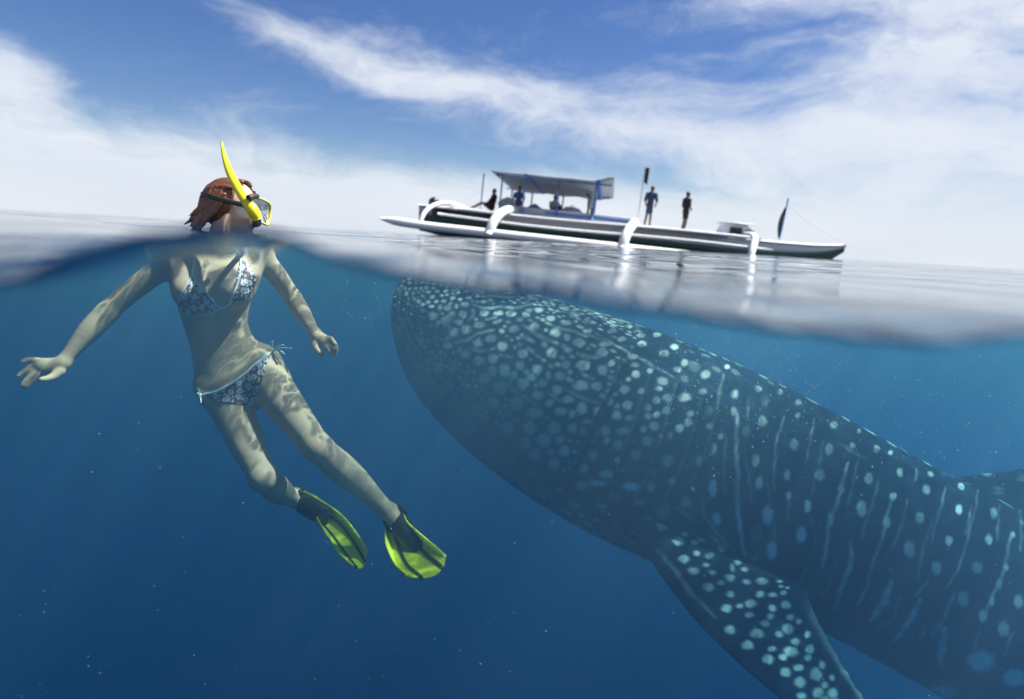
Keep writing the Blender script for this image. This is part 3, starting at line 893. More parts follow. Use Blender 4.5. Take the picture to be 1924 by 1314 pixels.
# ------------------------------------------------------------------ swimmer: one continuous skin grown around a posed skeleton
class Field:
    """signed distance field on a grid, smooth unions of tapered limbs"""
    def __init__(self, lo, hi, h):
        self.lo, self.h = np.array(lo, np.float32), h
        self.n = np.ceil((np.array(hi) - self.lo) / h).astype(int) + 1
        self.d = np.full(self.n, 0.2, np.float32)

    def box(self, lo, hi):
        a = np.clip(((np.array(lo) - self.lo) / self.h).astype(int), 0, self.n - 1)
        b = np.clip(np.ceil((np.array(hi) - self.lo) / self.h).astype(int) + 1, 1, self.n)
        sl = tuple(slice(i, j) for i, j in zip(a, b))
        ax = [self.lo[c] + self.h * np.arange(a[c], b[c], dtype=np.float32) for c in range(3)]
        return sl, np.meshgrid(*ax, indexing='ij')

    def join(self, sl, d, k, cut=False):
        o = self.d[sl]
        if cut:
            d = -d
            hmx = np.maximum(k - np.abs(o - d), 0) / k
            self.d[sl] = np.maximum(o, d) + hmx * hmx * k * 0.25
        else:
            hm = np.maximum(k - np.abs(o - d), 0) / k
            self.d[sl] = np.minimum(o, d) - hm * hm * k * 0.25

    def cone(self, a, b, ra, rb, k=0.02, cut=False):
        a, b = np.asarray(a, float), np.asarray(b, float)
        m = max(ra, rb) + 0.06
        sl, (X, Y, Z) = self.box(np.minimum(a, b) - m, np.maximum(a, b) + m)
        ba = b - a
        L2 = float(ba @ ba)
        t = np.clip(((X - a[0]) * ba[0] + (Y - a[1]) * ba[1] + (Z - a[2]) * ba[2]) / L2, 0, 1)
        d = np.sqrt((X - a[0] - t * ba[0]) ** 2 + (Y - a[1] - t * ba[1]) ** 2 + (Z - a[2] - t * ba[2]) ** 2) - (ra + (rb - ra) * t)
        self.join(sl, d, k, cut)

    def ell(self, c, axes, r, k=0.03, cut=False):
        """ellipsoid: axes 3x3 rows, radii r"""
        c = np.asarray(c, float)
        if axes is globals().get('HA'):
            r = tuple(v * HS for v in r)
        m = max(r) + 0.06
        sl, (X, Y, Z) = self.box(c - m, c + m)
        x, y, z = X - c[0], Y - c[1], Z - c[2]
        q = [(x * a[0] + y * a[1] + z * a[2]) for a in axes]
        k0 = np.sqrt(sum((u / s) ** 2 for u, s in zip(q, r)))
        k1 = np.sqrt(sum((u / (s * s)) ** 2 for u, s in zip(q, r)))
        d = k0 * (k0 - 1) / np.maximum(k1, 1e-6)
        self.join(sl, d, k, cut)

    def chain(self, pts, rad, k=0.02):
        """one tapered limb through pts, joined to the rest as a whole"""
        pts = np.asarray(pts, float); rad = np.asarray(rad, float)
        m = rad.max() + 0.06
        sl, (X, Y, Z) = self.box(pts.min(0) - m, pts.max(0) + m)
        best = np.full(X.shape, 0.3, np.float32)
        for a, b, ra, rb in zip(pts[:-1], pts[1:], rad[:-1], rad[1:]):
            ba = b - a
            t = np.clip(((X - a[0]) * ba[0] + (Y - a[1]) * ba[1] + (Z - a[2]) * ba[2]) / float(ba @ ba), 0, 1)
            d = np.sqrt((X - a[0] - t * ba[0]) ** 2 + (Y - a[1] - t * ba[1]) ** 2 + (Z - a[2] - t * ba[2]) ** 2) - (ra + (rb - ra) * t)
            best = np.minimum(best, d)
        self.join(sl, best, k)

    def loft(self, cs, lats, sags, A, Bq, k=0.03, e=2.2):
        """elliptic sections along a spine; the nearest spine parameter is blended smoothly"""
        sl, (X, Y, Z) = self.box(np.min(cs, 0) - max(A) - 0.05, np.max(cs, 0) + max(A) + 0.05)
        pt = np.stack([X, Y, Z], -1).reshape(-1, 3).astype(np.float32)
        n = len(cs)
        W = np.zeros(len(pt), np.float32); Tm = np.zeros(len(pt), np.float32)
        D2 = np.stack([((pt - c_.astype(np.float32)) ** 2).sum(1) for c_ in cs], 0)
        D2 -= D2.min(0)
        for i in range(n):
            w_ = np.exp(-D2[i] / (2 * 0.035 ** 2))
            W += w_; Tm += w_ * i
        t = np.clip(Tm / W, 0, n - 1.001)
        i = t.astype(int); f = (t - i)[:, None]
        g = lambda M: np.asarray(M, np.float32)[i] * (1 - f) + np.asarray(M, np.float32)[i + 1] * f
        tang = nrm(np.gradient(cs, axis=0)).astype(np.float32)
        p = pt - g(cs)
        la = nrm(g(lats)); tg = nrm(g(tang))
        sa_ = nrm(g(sags))
        wa = g(np.asarray(A)[:, None])[:, 0]; wb = g(np.asarray(Bq)[:, None])[:, 0]
        q = (np.abs((p * la).sum(1) / wa) ** e + np.abs((p * sa_).sum(1) / wb) ** e) ** (1 / e)
        d = (q - 1) * np.minimum(wa, wb) * 0.9
        lo_, hi_ = (pt - cs[0]) @ tang[0], (pt - cs[-1]) @ tang[-1]
        over = np.maximum(np.maximum(-lo_, hi_), 0)
        d = np.where(over > 0, np.sqrt(np.maximum(d, 0) ** 2 + over ** 2), d)
        self.join(sl, d.reshape(X.shape).astype(np.float32), k)

    def mesh(self):
        """surface nets"""
        D = self.d
        s = D < 0
        nx, ny, nz = D.shape
        c = np.zeros((nx - 1, ny - 1, nz - 1), np.int8)
        for dx_ in (0, 1):
            for dy_ in (0, 1):
                for dz_ in (0, 1):
                    c += s[dx_:nx - 1 + dx_, dy_:ny - 1 + dy_, dz_:nz - 1 + dz_]
        act = (c > 0) & (c < 8)
        I = np.argwhere(act)
        idx = np.full(act.shape, -1, np.int32)
        idx[act] = np.arange(len(I))
        pos = np.zeros((len(I), 3)); cnt = np.zeros(len(I))
        cor = [(a, b, e) for a in (0, 1) for b in (0, 1) for e in (0, 1)]
        for p in cor:
            for q in cor:
                if sum(abs(p[i] - q[i]) for i in range(3)) == 1 and p < q:
                    dp = D[I[:, 0] + p[0], I[:, 1] + p[1], I[:, 2] + p[2]]
                    dq = D[I[:, 0] + q[0], I[:, 1] + q[1], I[:, 2] + q[2]]
                    m = (dp < 0) != (dq < 0)
                    t = np.where(m, dp / np.where(m, dp - dq, 1), 0)
                    e = np.array(p) + t[:, None] * (np.array(q) - np.array(p))
                    pos += np.where(m[:, None], e, 0); cnt += m
        pos = I + pos / cnt[:, None]
        V = self.lo + pos * self.h
        Q = []
        for ax in range(3):
            o = [0, 0, 0]; o[ax] = 1
            A = s[:nx - o[0], :ny - o[1], :nz - o[2]]
            Bq = s[o[0]:, o[1]:, o[2]:]
            for flip in (False, True):
                E = np.argwhere((A & ~Bq) if not flip else (~A & Bq))
                u, v = [(1, 2), (2, 0), (0, 1)][ax]
                E = E[(E[:, u] > 0) & (E[:, v] > 0)]
                if not len(E):
                    continue
                eu = np.zeros(3, int); eu[u] = 1
                ev = np.zeros(3, int); ev[v] = 1
                E = E[(E < np.array(act.shape)).all(1)]
                f = lambda w_: idx[w_[:, 0], w_[:, 1], w_[:, 2]]
                q = np.stack([f(E - eu - ev), f(E - ev), f(E), f(E - eu)], -1)
                if flip:
                    q = q[:, ::-1]
                Q.append(q)
        Q = np.concatenate(Q)
        return V, Q[(Q >= 0).all(1)]


SD = 2.2                                   # how far away she is
ID3 = np.eye(3)
# spine, pelvis to neck: pixel, depth, half width, half depth, tilt of the hip/shoulder line (deg, in the picture), turn (deg)
SPINE = [((482, 764), 2.25, .100, .075, -27, 18), ((466, 736), 2.25, .148, .098, -28, 18), ((450, 708), 2.25, .158, .108, -27, 18),
         ((428, 672), 2.25, .136, .098, -24, 18), ((416, 640), 2.24, .110, .086, -15, 20), ((405, 600), 2.22, .117, .090, -8, 22),
         ((402, 560), 2.20, .132, .096, -4, 24), ((406, 524), 2.20, .138, .094, 0, 26), ((411, 494), 2.22, .128, .074, 4, 26),
         ((416, 468), 2.24, .070, .058, 4, 26)]
cs = np.array([P(*s[0], s[1]) for s in SPINE])
lats, sags = [], []
for s in SPINE:
    a, b = R(s[4]), R(s[5])
    l = math.cos(a) * CR - math.sin(a) * CU
    up_ = math.sin(a) * CR + math.cos(a) * CU
    fwd_ = -F_
    l2 = math.cos(b) * l - math.sin(b) * (-fwd_) * -1 * -1
    l2 = nrm(math.cos(b) * l + math.sin(b) * F_)       # her left side turns away from the lens
    f2 = nrm(np.cross(l2, up_)); f2 *= np.sign(-(f2 @ F_))
    lats.append(l2); sags.append(f2)
lats, sags = np.array(lats), np.array(sags)
wA = [s[2] * 0.95 for s in SPINE]; wB = [s[3] * 0.95 for s in SPINE]
def dense(A, m=46):
    A = np.asarray(A, float)
    k_ = np.arange(len(A)); x_ = np.linspace(0, len(A) - 1, m)
    if A.ndim == 1:
        return interp(x_, list(zip(k_, A)))
    return np.stack([interp(x_, list(zip(k_, A[:, c]))) for c in range(A.shape[1])], -1)

fld = Field(P(0, 700, 1.9) * [1, 1, 1] + [-0.02, -0.25, -1.05], P(700, 400, 2.3) + [0.34, 0.42, 0.28], 0.0042)
fld.loft(smooth_rows(dense(cs), 6), nrm(smooth_rows(dense(lats), 6)), nrm(smooth_rows(dense(sags), 6)), smooth_rows(dense(wA), 6), smooth_rows(dense(wB), 6), 0.03)
chest_l, chest_f = lats[6], sags[6]
chest_u = nrm(np.cross(chest_f, chest_l)); chest_u *= np.sign(chest_u @ CU)
AX = np.array([chest_l, chest_f, chest_u])
bust = P(402, 556, 2.20)
for sx in (-1, 1):
    fld.ell(bust + chest_l * 0.072 * sx + chest_f * 0.076 + chest_u * 0.004, AX, (.058, .050, .056), 0.035)
    fld.ell(bust + chest_l * 0.07 * sx + chest_f * 0.055 + chest_u * 0.05, AX, (.05, .035, .05), 0.05)
# sternum groove, navel, linea
fld.cone(P(414, 640, 2.24) + sags[4] * 0.098, P(405, 600, 2.22) + sags[5] * 0.103, .012, .012, 0.03, cut=True)
fld.ell(P(429, 659, 2.245) + sags[3] * 0.099, ID3, (.007, .009, .007), 0.012, cut=True)
# rib margins, hip bones, middle line of the belly
fld.cone(P(408, 600, 2.22) + sags[5] * 0.078, P(374, 616, 2.22) + sags[4] * 0.060, .010, .007, 0.03)
fld.cone(P(412, 599, 2.22) + sags[5] * 0.078, P(444, 608, 2.25) + sags[4] * 0.062, .010, .007, 0.03)
fld.cone(P(428, 652, 2.24) + sags[3] * 0.106, P(408, 602, 2.22) + sags[5] * 0.103, .010, .010, 0.02, cut=True)
fld.ell(P(488, 676, 2.26) + sags[3] * 0.052, ID3, (.022, .018, .020), 0.04)
fld.ell(P(388, 728, 2.24) + sags[3] * 0.066, ID3, (.022, .018, .020), 0.04)
# buttocks
for sx in (-1, 1):
    fld.ell(cs[1] + lats[1] * 0.075 * sx - sags[1] * 0.07 + CU * 0.035, np.array([lats[1], sags[1], CU]), (.07, .062, .075), 0.05)
# hips
fld.ell(P(494, 690, 2.27), ID3, (.062, .07, .075), 0.05)
fld.ell(P(414, 735, 2.24), ID3, (.062, .07, .068), 0.05)

# neck and head -------------------------------------------------
HS = 0.90
HEADC = P(440, 390, 2.24)
head_f = nrm(0.97 * CR - 0.08 * F_ - 0.12 * CU)          # she looks to the picture's right, a little to the lens
head_u = nrm(CU - (CU @ head_f) * head_f)
head_r = np.cross(head_f, head_u)
HA = np.array([head_r, head_f, head_u])
def hp(r, f, u):
    return HEADC + HS * (head_r * r + head_f * f + head_u * u)
fld.cone(cs[-1] - CU * 0.02, hp(0, -0.02, -0.06), .058, .052, 0.035)
fld.ell(hp(0, -0.012, 0.03), HA, (.072, .092, .082), 0.02)
fld.ell(hp(0, 0.028, -0.035), HA, (.056, .060, .075), 0.03)
fld.ell(hp(0, 0.065, -0.088), HA, (.022, .020, .018), 0.03)           # chin
fld.cone(hp(0, 0.088, 0.012), hp(0, 0.108, -0.026), .009, .013, 0.012)  # nose
fld.ell(hp(0.013, 0.094, -0.030), HA, (.010, .012, .009), 0.008)
fld.ell(hp(-0.013, 0.094, -0.030), HA, (.010, .012, .009), 0.008)
fld.cone(hp(-0.018, 0.086, -0.054), hp(0.018, 0.086, -0.054), .009, .009, 0.010)   # lips
fld.cone(hp(-0.014, 0.085, -0.066), hp(0.014, 0.085, -0.066), .009, .009, 0.008)
fld.cone(hp(-0.03, 0.082, 0.028), hp(0.03, 0.082, 0.028), .012, .012, 0.02)          # brow
for sx in (-1, 1):
    fld.ell(hp(0.031 * sx, 0.085, 0.006), HA, (.015, .010, .011), 0.010, cut=True)   # eye sockets
    fld.ell(hp(0.031 * sx, 0.074, 0.006), HA, (.013, .013, .011), 0.006)             # eyes
    fld.ell(hp(0.071 * sx, -0.006, -0.008), HA, (.008, .018, .030), 0.008)           # ears
    fld.cone(hp(0.048 * sx, 0.0, -0.05), cs[-2] + sags[-2] * 0.062 + lats[-2] * 0.016 * sx, .012, .009, 0.018)  # neck muscle

# shoulders and arms ---------------------------------------------
SR, ER, WR = P(322, 492, 2.16), P(201, 588, 2.08), P(117, 683, 2.0)        # her right arm, at the picture's left
SL, EL, WL = P(483, 474, 2.30), P(551, 561, 2.40), P(593, 628, 2.26)
nb = cs[-1]
for S_, sx in ((SR, -1), (SL, 1)):
    fld.cone(nb + lats[-1] * 0.03 * sx - CU * 0.005, S_ + CU * 0.004, .040, .044, 0.05)         # trapezius
    fld.cone(cs[7] + lats[7] * 0.07 * sx, S_, .062, .046, 0.05)                                    # chest to arm
    fld.cone(cs[-2] + sags[-2] * 0.062 + lats[-2] * 0.02 * sx - CU * .006, S_ + sags[-2] * 0.032 + CU * 0.012, .007, .008, 0.016)   # collar bone
fld.ell(SR, ID3, (.050, .050, .050), 0.03)
fld.ell(SL, ID3, (.052, .052, .050), 0.03)
def limb(a, b, prof, k=0.02, bow=None):
    """profile: (t, radius) along a..b, evaluated smoothly"""
    bow = np.zeros(3) if bow is None else np.asarray(bow)
    x_ = np.linspace(0, 1, 13)
    r_ = interp(x_, prof) * 0.91
    pts = [np.asarray(a) + (np.asarray(b) - np.asarray(a)) * x + bow * math.sin(math.pi * x) for x in x_]
    fld.chain(pts, r_, k)
limb(SR, ER, [(0, .046), (.25, .044), (.5, .042), (.75, .039), (1, .037)], bow=CU * 0.008)
limb(ER, WR, [(0, .037), (.2, .041), (.4, .039), (.65, .031), (.85, .025), (1, .0235)], bow=CU * 0.006)
limb(SL, EL, [(0, .048), (.25, .045), (.5, .042), (.75, .038), (1, .035)], bow=CR * 0.006)
limb(EL, WL, [(0, .035), (.2, .039), (.4, .036), (.65, .029), (.85, .024), (1, .0225)])

# hands: palm, four bent fingers of different lengths and a thumb from the side of the palm
HR = 1.97
def fp(pts, d0, d1):
    n = len(pts)
    return [P(x, y, d0 + (d1 - d0) * i / (n - 1)) for i, (x, y) in enumerate(pts)]
fld.chain([WR, P(104, 687, 1.995), P(88, 688, 1.985)], [.024, .026, .024], 0.015)
for kn in ((70, 679), (71, 685), (75, 690), (82, 695)):
    fld.cone(P(108, 686, 2.0), P(*kn, 1.975), .016, .0125, 0.012)
for pts, r0, r1 in (([(70, 678), (58, 676), (49, 677), (42, 680)], .0100, .0070),
                    ([(70, 684), (57, 689), (44, 699), (35, 707)], .0105, .0074),
                    ([(74, 689), (62, 699), (50, 714), (42, 725)], .0105, .0074),
                    ([(81, 694), (70, 704), (58, 718), (49, 727)], .0102, .0072)):
    q = fp(pts, 1.975, 1.94)
    fld.chain(q, np.linspace(r0, r1, 4), 0.005)
fld.chain(fp([(112, 698), (100, 708), (89, 712), (78, 713)], 1.985, 1.93), [.017, .0135, .0105, .0088], 0.007)

fld.chain([WL, P(600, 637, 2.24), P(608, 643, 2.23)], [.023, .025, .023], 0.015)
for kn in ((621, 638), (619, 642), (615, 645), (610, 648)):
    fld.cone(P(595, 634, 2.25), P(*kn, 2.215), .016, .0122, 0.012)
for pts, r0, r1 in (([(621, 637), (627, 643), (631, 648), (633, 653)], .0092, .0066),
                    ([(619, 641), (626, 649), (630, 655), (632, 660)], .0098, .0070),
                    ([(615, 645), (622, 652), (627, 659), (630, 666)], .0098, .0070),
                    ([(610, 648), (615, 655), (619, 661), (623, 667)], .0096, .0070)):
    q = [P(*p, d) for p, d in zip(pts, (2.215, 2.19, 2.185, 2.20))]
    fld.chain(q, np.linspace(r0, r1, 4), 0.004)
fld.chain([P(594, 642, 2.235), P(592, 652, 2.21), P(598, 661, 2.20), P(606, 669, 2.20)], [.016, .0125, .0102, .0085], 0.007)

# legs ------------------------------------------------------------
HL, KL, AL = P(498, 706, 2.25), P(599, 843, 2.06), P(731, 962, 2.16)        # her left leg, at the picture's right
HRt, KR, AR = P(430, 752, 2.24), P(496, 898, 2.06), P(553, 938, 2.36)
limb(HL, KL, [(0, .079), (.15, .080), (.35, .076), (.6, .067), (.8, .059), (.95, .055), (1, .053)], 0.03, bow=-F_ * 0.012)
limb(KL, AL, [(0, .053), (.1, .053), (.25, .058), (.4, .057), (.6, .049), (.8, .038), (.93, .033), (1, .034)], 0.02, bow=F_ * 0.016 - CR * 0.004)
limb(HRt, KR, [(0, .079), (.15, .079), (.35, .074), (.6, .066), (.8, .057), (.95, .053), (1, .051)], 0.03, bow=-F_ * 0.012)
limb(KR, AR, [(0, .051), (.1, .051), (.3, .056), (.5, .052), (.7, .042), (.9, .034), (1, .034)], 0.02, bow=-CU * 0.01)
fld.ell(KL - F_ * 0.026 + CU * 0.004, ID3, (.034, .030, .036), 0.03)       # kneecaps
fld.ell(KR - F_ * 0.026, ID3, (.033, .030, .035), 0.03)
# feet: heel, arch and toes, pushed into the fins
TL = P(797, 1046, 1.98)          # toes
TR = P(608, 972, 2.29)
footL = nrm(TL - AL); footR = nrm(TR - AR)
for A_, T_, fv, back in ((AL, TL, footL, -CU * 0.2 + CR * 0.6 + F_ * 0.6), (AR, TR, footR, CU * 0.8 + CR * 0.2 + F_ * 0.3)):
    heel = A_ + nrm(back) * 0.02 + fv * 0.0
    fld.ell(heel, ID3, (.026, .028, .026), 0.02)
    fld.chain([A_, A_ + (T_ - A_) * 0.35, A_ + (T_ - A_) * 0.7, A_ + (T_ - A_) * 0.92], [.031, .027, .022, .014], 0.012)
    fld.chain([heel, A_ + (T_ - A_) * 0.8], [.022, .016], 0.012)
fld.ell(AL - F_ * 0.018 + CR * 0.018, ID3, (.015, .015, .016), 0.015)       # ankle bones
fld.ell(AR - F_ * 0.018 - CU * 0.010, ID3, (.014, .014, .015), 0.015)

Vp, Qp = fld.mesh()
# relax the grid steps a little
def relax(V, Q, n, lam=0.5, mask=None):
    E = np.unique(np.sort(np.concatenate([Q[:, [0, 1]], Q[:, [1, 2]], Q[:, [2, 3]], Q[:, [3, 0]]]), 1), axis=0)
    deg = np.bincount(E.ravel(), minlength=len(V))[:, None]
    for it in range(n):
        S = np.zeros_like(V)
        for c in range(3):
            S[:, c] = np.bincount(E[:, 0], V[E[:, 1], c], len(V)) + np.bincount(E[:, 1], V[E[:, 0], c], len(V))
        V = V + (lam if it % 2 == 0 else -lam * 0.98) * (S / np.maximum(deg, 1) - V)
    return V
Vp = relax(Vp, Qp, 12)

m_skin, t = new_mat('skin')
out = t.n('ShaderNodeOutputMaterial')
ob = t.n('ShaderNodeTexCoord').outputs['Object']
nz = t.n('ShaderNodeTexNoise', Vector=ob, Scale=14.0, Detail=5.0, Roughness=0.6).outputs[0]
nf = t.n('ShaderNodeTexNoise', Vector=ob, Scale=240.0, Detail=3.0, Roughness=0.6).outputs[0]
sc_ = t.mix(nz, (0.52, 0.35, 0.25, 1), (0.74, 0.53, 0.39, 1))
bs = t.n('ShaderNodeBsdfPrincipled', Base_Color=sc_, Roughness=0.46)
bs.inputs['Specular IOR Level'].default_value = 0.12
bs.inputs['Subsurface Weight'].default_value = 0.12
bs.inputs['Subsurface Radius'].default_value = (1.0, 0.4, 0.25)
bs.inputs['Subsurface Scale'].default_value = 0.012
bp = t.n('ShaderNodeBump', Strength=0.25, Distance=0.0015, Height=nf)
bp2 = t.n('ShaderNodeBump', Strength=0.3, Distance=0.004, Height=nz, Normal=bp.outputs[0])
t.link(bp2.outputs[0], bs.inputs['Normal'])
t.link(bs.outputs[0], out.inputs[0])
me = mesh_from('person', Vp, Qp)
person = put('person', me, m_skin, label='swimmer in a flowered bikini floating upright with arms spread, head above water', category='person')
body_bvh = BVHTree.FromPolygons([Vector(v) for v in Vp], [tuple(q) for q in Qp])

# ------------------------------------------------------------------ tubes and lofts
def frames(pts):
    pts = np.asarray(pts, float)
    T = nrm(np.gradient(pts, axis=0))
    ref = np.array([0.3, 0.5, 0.81])
    N = np.zeros_like(T)
    n = nrm(np.cross(T[0], ref))
    for i in range(len(T)):
        n = nrm(n - (n @ T[i]) * T[i])
        N[i] = n
    return T, N, np.cross(T, N)


def curve(pts, m):
    pts = np.asarray(pts, float)
    k = np.concatenate([[0], np.cumsum(np.linalg.norm(np.diff(pts, axis=0), axis=1))])
    x = np.linspace(0, k[-1], m)
    out = np.stack([interp(x, list(zip(k, pts[:, c]))) for c in range(3)], -1)
    return smooth_rows(out, 3)


def tube_mesh(name, pts, rad, nv=10, flat=1.0, m=None, side=None):
    """closed tube along pts; rad scalar or list; flat squeezes the second axis"""
    if m:
        rad = np.interp(np.linspace(0, 1, m), np.linspace(0, 1, len(np.atleast_1d(rad))), np.atleast_1d(rad)) if np.ndim(rad) else rad
        pts = curve(pts, m)
    pts = np.asarray(pts, float)
    n = len(pts)
    rad = np.full(n, rad) if np.ndim(rad) == 0 else np.asarray(rad, float)
    T, N, Bn = frames(pts)
    if side is not None:
        N = nrm(np.asarray(side) - (np.sum(np.asarray(side) * T, -1))[:, None] * T)
        Bn = np.cross(T, N)
    ph = np.linspace(0, 2 * np.pi, nv, endpoint=False)
    V = pts[:, None] + rad[:, None, None] * (np.cos(ph)[None, :, None] * N[:, None] + flat * np.sin(ph)[None, :, None] * Bn[:, None])
    Q = [tuple(q) for q in grid_quads(n, nv, True)] + [tuple(range(nv))[::-1], tuple(range((n - 1) * nv, n * nv))]
    return mesh_from(name, V.reshape(-1, 3), Q)


def slab(name, top, bot):
    """closed mesh from two (nu,nv,3) sheets"""
    nu, nv = top.shape[:2]
    V = np.concatenate([top.reshape(-1, 3), bot.reshape(-1, 3)])
    n0 = nu * nv
    g = grid_quads(nu, nv)
    Q = [tuple(q) for q in g] + [tuple(q[::-1]) for q in (g + n0)]
    ring = list(range(nv)) + [i * nv + nv - 1 for i in range(1, nu)] + [(nu - 1) * nv + jj for jj in range(nv - 2, -1, -1)] + [i * nv for i in range(nu - 2, 0, -1)]
    k = len(ring)
    Q += [(ring[i], ring[(i + 1) % k], ring[(i + 1) % k] + n0, ring[i] + n0) for i in range(k)]
    me = mesh_from(name, V, Q)
    b = bmesh.new(); b.from_mesh(me)
    bmesh.ops.recalc_face_normals(b, faces=b.faces)
    b.to_mesh(me); b.free()
    return me


def on_body(px, py, off=0.003):
    """the skin point behind a photograph pixel, lifted by off"""
    d = Vector(P(px, py, 1.0)).normalized()
    h = body_bvh.ray_cast(Vector((0, 0, 0)), d)
    if h[0] is None:
        q = Vector(P(px, py, 2.2))
        h = body_bvh.find_nearest(q)
    n = h[1] if h[1].dot(d) < 0 else -h[1]
    return np.array(h[0] + n * off), np.array(n)


# ------------------------------------------------------------------ bikini
m_cloth, t = new_mat('flowered_cloth')
out = t.n('ShaderNodeOutputMaterial')
uv = t.n('ShaderNodeUVMap', {'uv_map': 'UVMap'}).outputs[0]
def flowers(scale, rad, petals, seed):
    p = t.vm('ADD', t.n('ShaderNodeVectorMath', {'operation': 'SCALE'}, i0=uv).outputs[0], (seed, seed * 1.7, 0))
    p.node.inputs[0].links[0].from_node.inputs['Scale'].default_value = scale
    vo = t.n('ShaderNodeTexVoronoi', {'voronoi_dimensions': '2D'}, Vector=p, Scale=1.0, Randomness=0.75)
    dv = t.vm('SUBTRACT', p, vo.outputs['Position'])
    sx = t.n('ShaderNodeSeparateXYZ', i0=dv)
    an = t.m('ARCTAN2', sx.outputs[1], sx.outputs[0])
    r = t.vm('LENGTH', dv, out=1)
    pet = t.m('MULTIPLY_ADD', t.m('ABSOLUTE', t.m('COSINE', t.m('MULTIPLY', an, petals * 0.5))), 0.45, 0.55)
    q = t.m('DIVIDE', r, t.m('MULTIPLY', pet, rad))
    return t.sm(q, 1.05, 0.92), t.sm(q, 0.32, 0.24)
fl1, ce1 = flowers(30.0, 0.36, 6.0, 0.3)
fl2, ce2 = flowers(62.0, 0.30, 5.0, 3.1)
fl3, _ = flowers(150.0, 0.22, 1.0, 7.7)
c = t.mix(fl3, (0.15, 0.012, 0.045, 1), (0.55, 0.55, 0.60, 1))
c = t.mix(fl2, c, (0.66, 0.70, 0.76, 1))
c = t.mix(ce2, c, (0.25, 0.02, 0.06, 1))
c = t.mix(fl1, c, (0.74, 0.78, 0.84, 1))
c = t.mix(ce1, c, (0.16, 0.02, 0.06, 1))
bs = t.n('ShaderNodeBsdfPrincipled', Base_Color=c, Roughness=0.7)
t.link(bs.outputs[0], out.inputs[0])
m_trim = simple_mat('white_trim', (0.84, 0.88, 0.92), rough=0.6, noise=0.15, nscale=80)


def patch(name, topc, botc, nu, nv, parent, off=0.0042, mat=None):
    """piece of cloth on the skin, between two pixel curves running the same way"""
    a = np.linspace(0, 1, nu); b = np.linspace(0, 1, nv)
    kt = np.linspace(0, 1, len(topc)); kb = np.linspace(0, 1, len(botc))
    tp = np.stack([interp(a, list(zip(kt, [p[c] for p in topc]))) for c in (0, 1)], -1)
    bt = np.stack([interp(a, list(zip(kb, [p[c] for p in botc]))) for c in (0, 1)], -1)
    S = np.zeros((nu, nv, 3)); Nn = np.zeros((nu, nv, 3)); UV = np.zeros((nu, nv, 2))
    for i in range(nu):
        for jj in range(nv):
            q = tp[i] * (1 - b[jj]) + bt[i] * b[jj]
            S[i, jj], Nn[i, jj] = on_body(q[0], q[1], 0.0)
            UV[i, jj] = q * 0.002
    # keep the sheet taut: smooth the lifted sheet
    Sm = S + Nn * off
    for _ in range(3):
        Sm[1:-1, 1:-1] = 0.5 * Sm[1:-1, 1:-1] + 0.125 * (Sm[:-2, 1:-1] + Sm[2:, 1:-1] + Sm[1:-1, :-2] + Sm[1:-1, 2:])
    me = slab(name, Sm, S - Nn * 0.004)
    uvl = me.uv_layers.new(name='UVMap')
    U2 = np.concatenate([UV.reshape(-1, 2)] * 2)
    li = np.zeros(len(me.loops), np.int32); me.loops.foreach_get('vertex_index', li)
    uvl.data.foreach_set('uv', U2[li].astype(np.float32).ravel())
    return put(name, me, mat or m_cloth, parent)


def strap(name, pxs, parent, r=0.0042, off=0.003, m=40, mat=None, flat=0.6):
    pp = np.array(pxs, float)
    k = np.linspace(0, 1, len(pp)); x = np.linspace(0, 1, m)
    q = np.stack([interp(x, list(zip(k, pp[:, c]))) for c in (0, 1)], -1)
    W = [on_body(a, b, off) for a, b in q]
    pts = smooth_rows(np.array([w_[0] for w_ in W]), 6)
    return put(name, tube_mesh(name, pts, r, 8, flat=flat, side=-F_ * 0 + np.array([w_[1] for w_ in W]).mean(0) * 0 + CU * 0.01 + CR), mat or m_trim, parent)


top_b = bpy.data.objects.new('bikini_top', None); COL.objects.link(top_b); top_b.parent = person
patch('cup', [(361, 519), (378, 541), (396, 562), (413, 579)], [(361, 521), (340, 556), (332, 582), (352, 590), (372, 593), (395, 588), (413, 580)][:0]
      or [(361, 520), (333, 582), (368, 593), (413, 580)], 40, 40, top_b)
patch('cup', [(452, 489), (468, 502), (478, 520), (479, 534)], [(451, 491), (441, 540), (432, 571), (466, 560)], 40, 40, top_b)
strap('strap', [(361, 520), (340, 556), (331, 583)], top_b, r=0.002)
strap('strap', [(364, 444), (366, 470), (365, 492), (361, 520), (386, 550), (413, 579)], top_b)
strap('strap', [(428, 446), (441, 468), (452, 490), (450, 520), (441, 545), (431, 571)], top_b)
strap('strap', [(413, 579), (422, 576), (431, 571)], top_b, m=12)
strap('strap', [(413, 580), (385, 592), (352, 591), (331, 583)], top_b, r=0.003)
bot_b = bpy.data.objects.new('bikini_bottom', None); COL.objects.link(bot_b); bot_b.parent = person
WAIST = [(379, 742), (399, 739), (413, 733), (450, 711), (486, 680), (509, 661)]
patch('front_panel', WAIST, [(381, 744), (402, 753), (438, 758), (470, 762), (489, 722), (508, 664)], 60, 30, bot_b)
strap('trim', WAIST, bot_b, r=0.0055)
